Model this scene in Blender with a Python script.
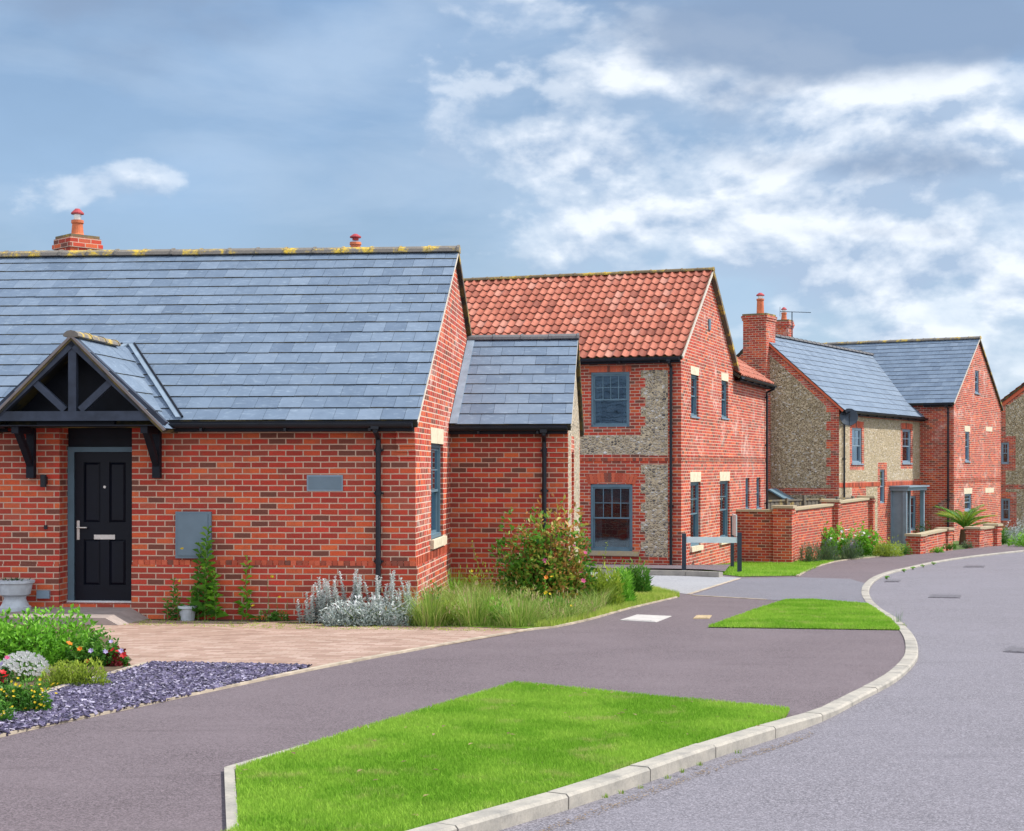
import bpy, bmesh, math, random
import numpy as np
from mathutils import Vector
random.seed(7); RNG = np.random.default_rng(7)
for o in list(bpy.data.objects): bpy.data.objects.remove(o)
SC = bpy.context.scene; COL = SC.collection
# ------------------------------------------------------------------ camera, sky, sun, exposure
FPX, CX, HY, EYE = 1550.0, 512.0, 466.0, 1.45
cam = bpy.data.objects.new('camera', bpy.data.cameras.new('camera')); COL.objects.link(cam)
cam.location = (0, 0, EYE); cam.rotation_euler = (math.radians(90), 0, 0)
cam.data.sensor_width = 36; cam.data.lens = FPX/1024*36; cam.data.shift_y = (HY-415.5)/1024
cam.data.clip_start = .1; cam.data.clip_end = 5000
SC.camera = cam
SC.view_settings.view_transform = 'Standard'; SC.view_settings.look = 'None'
SC.view_settings.exposure = 0.90; SC.view_settings.gamma = 1
SUN_EL, SUN_AZ = math.radians(50), math.radians(85)      # azimuth from +Y clockwise (to the right of the view)
sd = bpy.data.lights.new('sun', 'SUN'); sd.energy = 3.0; sd.angle = math.radians(.6); sd.color = (1, .95, .86)
sun = bpy.data.objects.new('sun', sd); COL.objects.link(sun); sun.location = (0, 0, 50)
svec = Vector((math.cos(SUN_EL)*math.sin(SUN_AZ), math.cos(SUN_EL)*math.cos(SUN_AZ), math.sin(SUN_EL)))
sun.rotation_euler = svec.to_track_quat('Z', 'Y').to_euler()

class NT:
    """small node-tree helper"""
    def __init__(s, tree): s.t = tree; s.n = tree.nodes; s.l = tree.links
    def add(s, typ, ins=None, **props):
        nd = s.n.new(typ)
        for k, v in props.items(): setattr(nd, k, v)
        for k, v in (ins or {}).items():
            if isinstance(v, bpy.types.NodeSocket): s.l.new(v, nd.inputs[k])
            else: nd.inputs[k].default_value = v
        return nd
    def m(s, op, a, b=0.0, c=0.0, clamp=False):
        nd = s.n.new('ShaderNodeMath'); nd.operation = op; nd.use_clamp = clamp
        for i, v in enumerate((a, b, c)):
            if isinstance(v, bpy.types.NodeSocket): s.l.new(v, nd.inputs[i])
            else: nd.inputs[i].default_value = v
        return nd.outputs[0]
    def mix(s, f, a, b, mode='MIX'):
        nd = s.n.new('ShaderNodeMix'); nd.data_type = 'RGBA'; nd.blend_type = mode
        for k, v in ((0, f), (6, a), (7, b)):
            if isinstance(v, bpy.types.NodeSocket): s.l.new(v, nd.inputs[k])
            else: nd.inputs[k].default_value = v if k == 0 else (v if len(v) == 4 else (*v, 1))
        return nd.outputs[2]
    def ramp(s, f, stops, interp='LINEAR'):
        nd = s.n.new('ShaderNodeValToRGB'); cr = nd.color_ramp; cr.interpolation = interp
        while len(cr.elements) < len(stops): cr.elements.new(.5)
        for e, (p, c) in zip(cr.elements, stops):
            e.position = p; e.color = (c, c, c, 1) if not hasattr(c, '__len__') else (*c[:3], 1)
        s.l.new(f, nd.inputs[0]); return nd.outputs[0]
    def noise(s, vec, scale, detail=4, rough=.55, dist=0.0):
        nd = s.add('ShaderNodeTexNoise', {'Scale': scale, 'Detail': detail, 'Roughness': rough, 'Distortion': dist})
        if vec is not None: s.l.new(vec, nd.inputs['Vector'])
        return nd.outputs['Fac']

# world: Nishita sky with procedural broken cloud
W = bpy.data.worlds.new('World'); SC.world = W; W.use_nodes = True
w = NT(W.node_tree); w.n.clear()
sky = w.add('ShaderNodeTexSky', sky_type='NISHITA', sun_disc=False, sun_elevation=SUN_EL, sun_rotation=SUN_AZ, air_density=1.0, dust_density=.6, ozone_density=2.0)
tc = w.add('ShaderNodeTexCoord').outputs['Generated']
sep = w.add('ShaderNodeSeparateXYZ', {0: tc})
dx, dy, dz = sep.outputs
def gauss(px, py, sx, sy, amp):
    """soft bump of cloud cover around one direction of the sky"""
    X, Z = (px-CX)/FPX, (HY-py)/FPX
    tx = w.m('DIVIDE', dx, w.m('MAXIMUM', dy, .05)); tz = w.m('DIVIDE', dz, w.m('MAXIMUM', dy, .05))
    a = w.m('POWER', w.m('DIVIDE', w.m('SUBTRACT', tx, X), sx/FPX), 2.0)
    b = w.m('POWER', w.m('DIVIDE', w.m('SUBTRACT', tz, Z), sy/FPX), 2.0)
    return w.m('MULTIPLY', w.m('EXPONENT', w.m('MULTIPLY', w.m('ADD', a, b), -1.0)), amp)
def cloudnoise(dzoff, scale=1.0):
    mp = w.add('ShaderNodeCombineXYZ', {0: dx, 1: w.m('MULTIPLY', dy, .6), 2: w.m('MULTIPLY', w.m('ADD', dz, dzoff), 1.75)})
    return w.noise(mp.outputs[0], 8.0*scale, 9, .535, .10)
n1 = cloudnoise(0.0); n2 = cloudnoise(.012); nS = cloudnoise(.5, .45)
cover = w.m('ADD', gauss(930, 200, 250, 95, .20), gauss(800, 60, 300, 60, .13))
for g_ in ((110, 185, 105, 32, .17), (560, 152, 110, 30, .17), (650, 215, 60, 22, .12), (960, 285, 170, 40, .16), (870, 255, 120, 20, .10), (410, 168, 60, 20, .10), (700, 60, 160, 50, .06), (905, 337, 60, 10, .14), (250, 60, 330, 110, -.16), (300, 225, 170, 60, -.12), (620, 105, 200, 22, -.07)):
    cover = w.m('ADD', cover, gauss(*g_))
dens = w.m('ADD', n1, cover); dens2 = w.m('ADD', n2, cover)
cf = w.ramp(dens, [(.505, 0), (.58, .5), (.70, 1)], 'EASE')
veil = w.ramp(nS, [(.35, .1), (.65, .8)])
shade = w.m('MULTIPLY_ADD', w.m('SUBTRACT', dens, dens2), 8.5, .50, clamp=True)
lit = w.mix(shade, (2.4, 3.1, 4.15), (5.4, 5.7, 6.1))
# heavy grey-blue rain cloud bases high on the right and a wisp on the left
dkn = w.m('ADD', cloudnoise(.21, .75), w.m('ADD', gauss(700, 40, 130, 36, .26), w.m('ADD', gauss(960, 25, 190, 55, .38), w.m('ADD', gauss(30, 0, 150, 22, .18), w.m('ADD', gauss(900, 165, 200, 20, .20), gauss(880, 232, 160, 12, .14))))))
dk = w.ramp(dkn, [(.56, 0), (.80, .9)], 'EASE')
haz = w.ramp(w.noise(w.add('ShaderNodeMapping', {0: tc, 'Scale': (1.0, 1.0, 3.6)}).outputs[0], 4.5, 6, .55, .4), [(.46, 0), (.72, .34)])
blue_h = haz
blue = w.mix(1.0, sky.outputs[0], (.50, .50, .50), 'MULTIPLY')
hz = w.ramp(dz, [(.0, 1), (.14, .45), (.30, 0)])
blue = w.mix(w.m('MULTIPLY_ADD', veil, .45, .35), blue, w.mix(hz, (1.85, 2.95, 4.65), (3.1, 4.2, 5.4)))
blue = w.mix(blue_h, blue, (3.6, 4.3, 5.2)); skc = w.mix(w.m('MULTIPLY', cf, .9), blue, lit); skc = w.mix(dk, skc, (1.50, 2.10, 3.10))
# the other half of the sky, behind the camera and overhead, has unseen bright cloud added to light the front walls
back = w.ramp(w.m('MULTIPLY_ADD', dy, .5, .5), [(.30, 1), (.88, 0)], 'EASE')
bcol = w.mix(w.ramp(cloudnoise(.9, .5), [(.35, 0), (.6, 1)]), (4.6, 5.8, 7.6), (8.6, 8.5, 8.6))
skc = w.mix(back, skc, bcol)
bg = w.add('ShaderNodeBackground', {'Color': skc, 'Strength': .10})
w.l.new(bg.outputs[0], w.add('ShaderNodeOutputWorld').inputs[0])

# ------------------------------------------------------------------ ground shape and pixel helpers
def grel(x, y):
    yy = min(max(y, -30), 129)
    return -1.45-.0285*yy+.00011*yy*yy-.17*math.exp(-((x-6.5)**2+(y-41.5)**2)/36)
def gz(x, y): return grel(x, y)+EYE
def gp(px, py, off=0.0):
    """where the sight line of a point of the photograph meets the ground"""
    a, b = (px-CX)/FPX, (HY-py)/FPX
    lo = 2.0
    while lo < 160 and b*lo > grel(a*lo, lo)+off: lo += .25
    hi = lo; lo -= .25
    for _ in range(30):
        m_ = (lo+hi)/2
        if b*m_ > grel(a*m_, m_)+off: lo = m_
        else: hi = m_
    return (a*hi, hi)
def at(px, py, Y): return Vector(((px-CX)/FPX*Y, Y, (HY-py)/FPX*Y+EYE))

# ------------------------------------------------------------------ mesh building
class MB:
    def __init__(s): s.v = []; s.f = []; s.m = []; s.a = []
    def face(s, pts, mi=0, var=.5):
        i = len(s.v); s.v += [tuple(p) for p in pts]; s.f.append(tuple(range(i, i+len(pts)))); s.m.append(mi); s.a.append(var)
    def hexa(s, b, t, mi=0, var=.5):
        """closed solid from a bottom ring and a top ring (ccw seen from above)"""
        n = len(b)
        s.face(list(reversed(b)), mi, var); s.face(t, mi, var)
        for i in range(n):
            j = (i+1) % n; s.face([b[i], b[j], t[j], t[i]], mi, var)
    def box(s, c, sx, sy, sz, ax=(1, 0, 0), ay=(0, 1, 0), az=(0, 0, 1), mi=0, var=.5):
        c, ax, ay, az = Vector(c), Vector(ax)*sx/2, Vector(ay)*sy/2, Vector(az)*sz/2
        b = [c-ax-ay-az, c+ax-ay-az, c+ax+ay-az, c-ax+ay-az]; t = [p+2*az for p in b]
        s.hexa(b, t, mi, var)
    def tube(s, pts, r, n=10, mi=0, caps=True, var=.5):
        pts = [Vector(p) for p in pts]; rs = r if hasattr(r, '__len__') else [r]*len(pts)
        rings = []; ref = None
        for i, p in enumerate(pts):
            d = (pts[min(i+1, len(pts)-1)]-pts[max(i-1, 0)]).normalized()
            if ref is None: ref = Vector((1, 0, 0)) if abs(d.x) < .9 else Vector((0, 1, 0))
            a = (ref-d*ref.dot(d)).normalized(); ref = a; b = d.cross(a)
            rings.append([p+(a*math.cos(2*math.pi*k/n)+b*math.sin(2*math.pi*k/n))*rs[i] for k in range(n)])
        base = len(s.v)
        for R in rings: s.v += [tuple(q) for q in R]
        for i in range(len(rings)-1):
            for k in range(n):
                j = (k+1) % n
                s.f.append((base+i*n+k, base+i*n+j, base+(i+1)*n+j, base+(i+1)*n+k)); s.m.append(mi); s.a.append(var)
        if caps:
            s.f.append(tuple(base+k for k in reversed(range(n)))); s.m.append(mi); s.a.append(var)
            q = base+(len(rings)-1)*n
            s.f.append(tuple(q+k for k in range(n))); s.m.append(mi); s.a.append(var)
    def lathe(s, c, prof, n=20, mi=0, var=.5):
        s.tube([(c[0], c[1], c[2]+z) for z, r in prof], [r for z, r in prof], n, mi, True, var)
    def sweep(s, pts, prof, side, mi=0, var=.5):
        """profile [(across, up)] swept straight from pts[0] to pts[1]; side = across direction"""
        a, b = Vector(pts[0]), Vector(pts[1]); side = Vector(side); n = len(prof)
        R = [[q+side*o+Vector((0, 0, u)) for o, u in prof] for q in (a, b)]
        for k in range(n):
            j = (k+1) % n; s.face([R[0][k], R[0][j], R[1][j], R[1][k]], mi, var)
        s.face(list(reversed(R[0])), mi, var); s.face(R[1], mi, var)
    def leaf(s, p, d, nrm, L, wd, mi=0, var=.5, bend=.0):
        """one folded leaf: base p, direction d, face normal nrm"""
        sd_ = d.cross(nrm)
        if sd_.length < 1e-4: sd_ = Vector((1, 0, 0))
        sd_.normalize(); m1 = p+d*L*.45; tip = p+d*L-Vector((0, 0, bend*L)); up = nrm*wd*.18
        a, b = m1+sd_*wd/2+up, m1-sd_*wd/2+up
        i = len(s.v); s.v += [tuple(p), tuple(a), tuple(tip), tuple(b)]
        s.f += [(i, i+1, i+2), (i, i+2, i+3)]; s.m += [mi, mi]; s.a += [var, var]
def set_uv(me):
    n = len(me.loops)
    uv = me.uv_layers.new(name='UVMap')
    co = np.empty(len(me.vertices)*3, 'f'); me.vertices.foreach_get('co', co); co = co.reshape(-1, 3)
    vi = np.empty(n, 'i'); me.loops.foreach_get('vertex_index', vi)
    nf = len(me.polygons); ls = np.empty(nf, 'i'); lt = np.empty(nf, 'i')
    me.polygons.foreach_get('loop_start', ls); me.polygons.foreach_get('loop_total', lt)
    nr = np.empty(nf*3, 'f'); me.polygons.foreach_get('normal', nr); nr = nr.reshape(-1, 3).astype('d')
    t = np.stack([-nr[:, 1], nr[:, 0], np.zeros(nf)], 1); L = np.linalg.norm(t, axis=1)
    flat = L < .15; t[flat] = (1, 0, 0); L[flat] = 1; t /= L[:, None]
    b = np.cross(nr, t)
    fi = np.repeat(np.arange(nf), lt); P = co[vi]
    res = np.stack([(P*t[fi]).sum(1), (P*b[fi]).sum(1)], 1).astype('f')
    uv.data.foreach_set('uv', res.ravel())
def rootloc(p):
    v = Vector((0, 0, 0))
    while p is not None: v += p.location; p = p.parent
    return v
def build(name, mb, mats, parent=None, smooth=False, weld=False, loc=None):
    if not hasattr(mats, '__len__'): mats = [mats]
    me = bpy.data.meshes.new(name)
    me.from_pydata(mb.v, [], mb.f)
    for m_ in mats: me.materials.append(m_)
    me.polygons.foreach_set('material_index', np.array(mb.m, 'i'))
    at_ = me.attributes.new('var', 'FLOAT', 'FACE'); at_.data.foreach_set('value', np.array(mb.a, 'f'))
    me.update(); set_uv(me)
    if smooth: me.polygons.foreach_set('use_smooth', np.ones(len(me.polygons), 'b'))
    if weld:
        bm = bmesh.new(); bm.from_mesh(me); bmesh.ops.remove_doubles(bm, verts=bm.verts, dist=.0004)
        bmesh.ops.recalc_face_normals(bm, faces=bm.faces); bm.to_mesh(me); bm.free()
    o = bpy.data.objects.new(name, me); COL.objects.link(o)
    if parent is not None: o.parent = parent; off = rootloc(parent)
    else: off = Vector(loc) if loc is not None else Vector((0, 0, 0)); o.location = off
    if off.length > 0: me.transform(__import__('mathutils').Matrix.Translation(-off))
    return o
def tag(o, label=None, cat=None, group=None, kind=None):
    if label: o['label'] = label
    if cat: o['category'] = cat
    if group: o['group'] = group
    if kind: o['kind'] = kind
    return o
def thing(name, loc, label, cat, group=None):
    o = bpy.data.objects.new(name, None); COL.objects.link(o); o.location = loc; o.empty_display_size = .3
    return tag(o, label, cat, group)
def copy_tree(o, parent=None):
    c = o.copy(); COL.objects.link(c); c.parent = parent
    for ch in list(o.children): copy_tree(ch, c)
    return c
def bev(o, wd=.01, seg=2):
    m_ = o.modifiers.new('bevel', 'BEVEL'); m_.width = wd; m_.segments = seg; m_.limit_method = 'ANGLE'; return o

# ------------------------------------------------------------------ materials
def mat(name):
    m_ = bpy.data.materials.new(name); m_.use_nodes = True; t = NT(m_.node_tree); t.n.clear()
    t.out = t.add('ShaderNodeOutputMaterial'); t.mat = m_
    return t
def finish(t, col, rough=.8, bump=None, bs=.3, bd=.01, spec=.3, metal=0.0):
    b = t.add('ShaderNodeBsdfPrincipled')
    for k, v in (('Base Color', col), ('Roughness', rough), ('Specular IOR Level', spec), ('Metallic', metal)):
        if isinstance(v, bpy.types.NodeSocket): t.l.new(v, b.inputs[k])
        else: b.inputs[k].default_value = (*v, 1) if k == 'Base Color' else v
    if bump is not None:
        bn = t.add('ShaderNodeBump', {'Height': bump, 'Strength': bs, 'Distance': bd}); t.l.new(bn.outputs[0], b.inputs['Normal'])
    t.l.new(b.outputs[0], t.out.inputs[0]); t.bsdf = b
    return t.mat
def uvs(t): return t.add('ShaderNodeUVMap', uv_map='UVMap').outputs[0]
def pos(t): return t.add('ShaderNodeNewGeometry').outputs['Position']
def var(t): return t.add('ShaderNodeAttribute', attribute_name='var').outputs['Fac']
def simple(name, c, rough=.6, nscale=9.0, amp=.12, spec=.3, metal=0.0, bs=.1):
    t = mat(name); n = t.noise(pos(t), nscale, 5)
    lo = tuple(x*(1-amp) for x in c); hi = tuple(min(1, x*(1+amp)) for x in c)
    n2_ = t.noise(pos(t), nscale*9, 3)
    return finish(t, t.ramp(n, [(.3, lo), (.7, hi)]), rough, n2_, bs, .003, spec, metal)
def brick_mat(name, effl=0.0, orient=False, dark=.22, tone=1.0, mort=(.60, .42, .32)):
    t = mat(name); u = uvs(t)
    ws = t.noise(pos(t), 3.0, 2); wob = t.add('ShaderNodeVectorMath', {0: u, 1: t.add('ShaderNodeCombineXYZ', {0: 0.0, 1: t.m('MULTIPLY_ADD', ws, .008, -.004), 2: 0.0}).outputs[0]}, operation='ADD').outputs[0]
    br = t.add('ShaderNodeTexBrick', {'Vector': wob, 'Color1': (0, 0, 0, 1), 'Color2': (1, 1, 1, 1), 'Mortar': (0, 0, 0, 1), 'Scale': 1.0, 'Mortar Size': .0085, 'Mortar Smooth': .3,
        'Bias': 0.0, 'Brick Width': .225, 'Row Height': .075}, offset=.5, offset_frequency=2, squash=1.0)
    T = lambda c: (min(1, c[0]*tone*1.24), min(1, c[1]*tone*1.32), min(1, c[2]*tone*1.2))
    bc = t.ramp(br.outputs['Color'], [(0, T((.24, .060, .045))), (dark*.8, T((.34, .042, .032))), (.36, T((.27, .050, .038))), (.46, T((.50, .052, .036))), (.58, T((.33, .040, .030))), (.68, T((.54, .090, .038))), (.80, T((.42, .048, .036))), (.9, T((.58, .115, .045))), (1, T((.36, .075, .055)))])
    bl = t.noise(pos(t), 9.0, 3, .6)
    bc = t.mix(t.ramp(bl, [(.50, 0), (.72, .5)]), bc, (.26, .09, .06))
    # burnt brown headers here and there
    rb = t.ramp(br.outputs['Color'], [(.30, 0), (.31, 1), (.37, 1), (.38, 0)])
    bc = t.mix(t.m('MULTIPLY', rb, .75), bc, (.15, .075, .055))
    fn = t.noise(pos(t), 60, 4, .65)
    bc = t.mix(.35, bc, t.ramp(fn, [(.3, (.35, .3, .3)), (.7, (1, 1, 1))]), 'MULTIPLY')
    big = t.noise(pos(t), .55, 5, .6)
    bc = t.mix(.30, bc, t.ramp(big, [(.35, (.55, .5, .5)), (.65, (1, 1, 1))]), 'MULTIPLY')
    mc = t.mix(t.noise(pos(t), 14, 4), mort, tuple(x*.72 for x in mort))
    col = t.mix(br.outputs['Fac'], bc, mc)
    if effl:
        e = t.m('MULTIPLY', t.ramp(t.noise(pos(t), 1.3, 6, .68, .6), [(.52, 0), (.66, 1)]), t.ramp(t.noise(pos(t), 7, 5, .7), [(.42, 0), (.62, 1)]))
        col = t.mix(t.m('MULTIPLY', e, effl), col, (.72, .58, .52))
    h = t.m('ADD', t.m('MULTIPLY', t.m('SUBTRACT', 1.0, br.outputs['Fac']), 1.0), t.m('MULTIPLY', fn, .35))
    return finish(t, col, .88, h, .6, .008, .2)
def flint_mat(name, c=((.55, .50, .44), (.30, .25, .20), (.42, .33, .20), (.16, .15, .15)), sc=13):
    t = mat(name); u = uvs(t)
    mp = t.add('ShaderNodeMapping', {0: u, 'Scale': (sc, sc*1.5, sc)}).outputs[0]
    nz = t.add('ShaderNodeTexNoise', {'Vector': mp, 'Scale': 1.4, 'Detail': 3.0}).outputs['Color']
    mp = t.mix(.16, mp, nz, 'ADD')
    v1 = t.add('ShaderNodeTexVoronoi', {'Vector': mp, 'Scale': 1.0, 'Randomness': .9}, feature='F1')
    ve = t.add('ShaderNodeTexVoronoi', {'Vector': mp, 'Scale': 1.0, 'Randomness': .9}, feature='DISTANCE_TO_EDGE')
    r = t.add('ShaderNodeSeparateColor', {0: v1.outputs['Color']}).outputs[0]
    stone = t.ramp(r, [(.0, c[3]), (.22, c[1]), (.45, c[2]), (.62, c[0]), (.8, c[1]), (.93, (.75, .72, .68))])
    stone = t.mix(.5, stone, t.ramp(t.noise(pos(t), 40, 5, .7), [(.3, (.45, .42, .4)), (.7, (1, 1, 1))]), 'MULTIPLY')
    e = t.ramp(ve.outputs['Distance'], [(.05, 0), (.16, 1)])
    col = t.mix(e, (.52, .42, .28), stone)
    h = t.ramp(ve.outputs['Distance'], [(.0, 0), (.35, 1)], 'EASE')
    return finish(t, col, .6, h, 1.0, .03, .4)
M = {}
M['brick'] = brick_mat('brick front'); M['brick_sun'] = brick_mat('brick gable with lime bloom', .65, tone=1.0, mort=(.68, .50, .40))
M['brick_far'] = brick_mat('brick far', .45)
M['flint'] = flint_mat('knapped flint', ((.62, .57, .50), (.36, .31, .26), (.46, .38, .26), (.12, .115, .115)), 12); M['flint_far'] = flint_mat('flint cobbles brown', ((.42, .34, .22), (.25, .18, .10), (.33, .24, .12), (.16, .12, .085)), 15)
# slate
t = mat('slate'); v_ = var(t); nz = t.noise(pos(t), 5.0, 6, .65); st = t.noise(t.add('ShaderNodeMapping', {0: pos(t), 'Scale': (3, 3, 14)}).outputs[0], 3.0, 5, .6)
c_ = t.ramp(v_, [(0, (.100, .142, .210)), (.5, (.132, .182, .258)), (1, (.162, .214, .292))])
c_ = t.mix(.5, c_, t.ramp(nz, [(.3, (.68, .68, .68)), (.7, (1, 1, 1))]), 'MULTIPLY')
c_ = t.mix(t.ramp(st, [(.55, 0), (.75, .5)]), c_, (.28, .35, .43))
M['slate'] = finish(t, c_, t.ramp(nz, [(.3, .42), (.7, .62)]), t.noise(pos(t), 30, 5), .25, .004, .5)
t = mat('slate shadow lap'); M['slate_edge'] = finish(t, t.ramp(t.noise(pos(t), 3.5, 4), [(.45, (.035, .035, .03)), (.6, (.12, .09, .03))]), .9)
t = mat('pantile'); v_ = var(t)
c_ = t.ramp(v_, [(0, (.24, .07, .045)), (.4, (.38, .115, .072)), (.75, (.46, .16, .105)), (1, (.44, .20, .15))])
nz = t.noise(pos(t), 6, 6, .7); c_ = t.mix(.5, c_, t.ramp(nz, [(.3, (.5, .45, .45)), (.65, (1, 1, 1))]), 'MULTIPLY')
M['pantile'] = finish(t, c_, .75, t.noise(pos(t), 50, 4), .2, .004)
def lichen_mat(name, base, amt=(.50, .62)):
    t = mat(name); nz = t.noise(pos(t), 3.2, 6, .7); n2_ = t.noise(pos(t), 22, 4, .7)
    f = t.m('MULTIPLY', t.ramp(nz, [(amt[0], 0), (amt[1], 1)]), t.ramp(n2_, [(.36, 0), (.5, 1)]))
    c = t.mix(f, t.mix(n2_, base, tuple(x*.55 for x in base)), t.mix(n2_, (.50, .32, .03), (.62, .46, .07)))
    return finish(t, c, .9, n2_, .4, .01)
M['ridge'] = lichen_mat('ridge tile with lichen', (.22, .20, .18), (.50, .60)); M['ridge_far'] = lichen_mat('ridge tile buff', (.20, .15, .09), (.50, .68))
M['ridge_dark'] = lichen_mat('ridge tile grey', (.17, .17, .18), (.62, .72))
M['verge'] = simple('verge mortar', (.55, .50, .44), .9); M['verge_dark'] = lichen_mat('verge weathered', (.16, .13, .11), (.5, .65))
M['lead'] = simple('lead flashing', (.21, .27, .34), .5, 4, .2)
M['stone'] = simple('sandstone', (.60, .53, .40), .85, 12, .15); M['cope'] = lichen_mat('coping stone', (.50, .42, .29), (.58, .75))
M['black'] = simple('black painted timber', (.006, .008, .015), .6, 5, .3, .25); M['truss'] = simple('blue black stained truss', (.032, .042, .066), .6, 6, .3)
M['plastic'] = simple('black rainwater plastic', (.008, .011, .018), .45, 5, .2, .35)
M['door'] = simple('dark blue gloss door', (.003, .0045, .011), .42, 3, .2, .22); M['frame'] = simple('grey blue window paint', (.105, .175, .225), .5, 5, .1)
M['frame_lt'] = simple('pale grey blue paint', (.20, .27, .34), .5, 5, .1)
M['steel'] = simple('satin steel', (.62, .58, .54), .35, 20, .1, .5, .7); M['white'] = simple('off white paint', (.62, .66, .68), .5, 6, .1)
M['signface'] = simple('pale sign enamel', (.62, .72, .74), .4, 4, .08); M['post'] = simple('dark sign post', (.03, .045, .065), .5)
M['terracotta'] = simple('terracotta pot', (.52, .15, .07), .8, 8, .25); M['cowl'] = simple('red cowl', (.36, .05, .06), .6); M['wood'] = lichen_mat('weathered fence timber', (.19, .17, .14), (.52, .8))
M['concrete_pot'] = simple('grey stone planter', (.42, .46, .50), .8, 8, .2); M['box_grey'] = simple('meter box grey', (.13, .185, .23), .45, 3, .12)
t = mat('window glass'); bn = t.add('ShaderNodeBump', {'Height': t.noise(pos(t), 1.5, 2), 'Strength': .10, 'Distance': .03})
fr = t.add('ShaderNodeFresnel', {'IOR': 1.75}); gl_ = t.add('ShaderNodeBsdfGlossy', {'Color': (.72, .88, 1, 1), 'Roughness': .02, 'Normal': bn.outputs[0]}); tr = t.add('ShaderNodeBsdfTransparent', {'Color': (.55, .66, .72, 1)})
mx = t.add('ShaderNodeMixShader', {0: t.m('MINIMUM', t.m('MULTIPLY', fr.outputs[0], 1.8), .9), 1: tr.outputs[0], 2: gl_.outputs[0]}); t.l.new(mx.outputs[0], t.out.inputs[0]); M['glass'] = t.mat
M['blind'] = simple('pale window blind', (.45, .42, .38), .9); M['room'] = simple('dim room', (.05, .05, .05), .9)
# grounds
def asphalt(name, c, spk, wear):
    t = mat(name); p = pos(t)
    f1 = t.noise(p, 95, 3, .8); f2 = t.noise(p, .8, 6, .65); v = t.add('ShaderNodeTexVoronoi', {'Vector': p, 'Scale': 130.0})
    sv = t.add('ShaderNodeSeparateColor', {0: v.outputs['Color']}).outputs[0]
    col = t.mix(t.ramp(sv, [(.2, 0), (1, 1)]), tuple(x*.62 for x in c), spk)
    col = t.mix(.6, col, t.ramp(f1, [(.3, (.55, .55, .56)), (.7, (1.0, 1.0, 1.0))]), 'MULTIPLY')
    col = t.mix(t.m('MULTIPLY', t.ramp(f2, [(.36, 0), (.70, 1)]), .45), col, wear)
    ln = t.noise(t.add('ShaderNodeMapping', {0: p, 'Rotation': (0, 0, .5), 'Scale': (.5, 5.0, 1)}).outputs[0], 1.2, 6, .7)
    col = t.mix(t.ramp(ln, [(.56, 0), (.72, .35)]), col, tuple(x*.5 for x in c))
    return finish(t, col, .85, t.m('ADD', sv, f1), .5, .006, .35)
M['road'] = asphalt('worn grey road asphalt', (.182, .172, .202), (.32, .30, .34), (.21, .197, .23))
M['pave'] = asphalt('purple brown footpath asphalt', (.140, .110, .122), (.225, .18, .20), (.18, .145, .16))
M['drive'] = asphalt('blue grey driveway asphalt', (.175, .17, .20), (.27, .265, .31), (.19, .18, .21))
M['side'] = asphalt('grey side drive gravel', (.30, .31, .34), (.52, .52, .55), (.36, .36, .38))
t = mat('block paving'); p = pos(t); rot = t.add('ShaderNodeMapping', {0: p, 'Rotation': (0, 0, .083)}).outputs[0]
br = t.add('ShaderNodeTexBrick', {'Vector': rot, 'Color1': (0, 0, 0, 1), 'Color2': (1, 1, 1, 1), 'Mortar': (0, 0, 0, 1), 'Scale': 1.0, 'Mortar Size': .006, 'Mortar Smooth': .3, 'Brick Width': .2, 'Row Height': .1}, offset=.5)
c_ = t.ramp(br.outputs['Color'], [(0, (.29, .19, .155)), (.5, (.38, .26, .215)), (1, (.44, .325, .28))])
c_ = t.mix(br.outputs['Fac'], c_, (.30, .22, .16)); nz = t.noise(p, 1.6, 6, .7)
c_ = t.mix(.5, c_, t.ramp(nz, [(.3, (.6, .58, .52)), (.7, (1, 1, 1))]), 'MULTIPLY')
M['block'] = finish(t, c_, .88, t.m('SUBTRACT', t.noise(p, 60, 3), br.outputs['Fac']), .5, .006, .2)
t = mat('kerb concrete'); nz = t.noise(pos(t), 4, 6, .7); f = t.noise(pos(t), 70, 3, .7)
c_ = t.mix(t.ramp(nz, [(.4, 0), (.7, 1)]), (.40, .37, .325), (.24, .23, .215)); c_ = t.mix(.4, c_, t.ramp(f, [(.3, (.6, .6, .6)), (.6, (1, 1, 1))]), 'MULTIPLY')
lb = t.noise(pos(t), 9, 5, .75); c_ = t.mix(t.ramp(lb, [(.6, 0), (.75, .6)]), c_, (.22, .20, .16))
M['kerb'] = finish(t, c_, .9, f, .3, .004, .2)
M['edging'] = simple('pale edging', (.38, .32, .25), .9, 5, .35)
M['slab'] = simple('grey door slab', (.30, .25, .23), .9, 6, .2)
M['soil'] = simple('soil', (.10, .07, .045), .95, 8, .35); M['iron'] = simple('iron cover', (.13, .12, .135), .6, 30, .3)
M['cover_pale'] = simple('pale concrete cover', (.44, .42, .41), .9, 6, .1); M['cover_yel'] = simple('yellow marker cover', (.40, .31, .19), .9, 12, .2)
t = mat('meadow ground'); nz = t.noise(pos(t), .4, 6); M['ground'] = finish(t, t.ramp(nz, [(.3, (.05, .09, .02)), (.7, (.10, .15, .04))]), .95, t.noise(pos(t), 20, 4), .5, .03)
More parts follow.
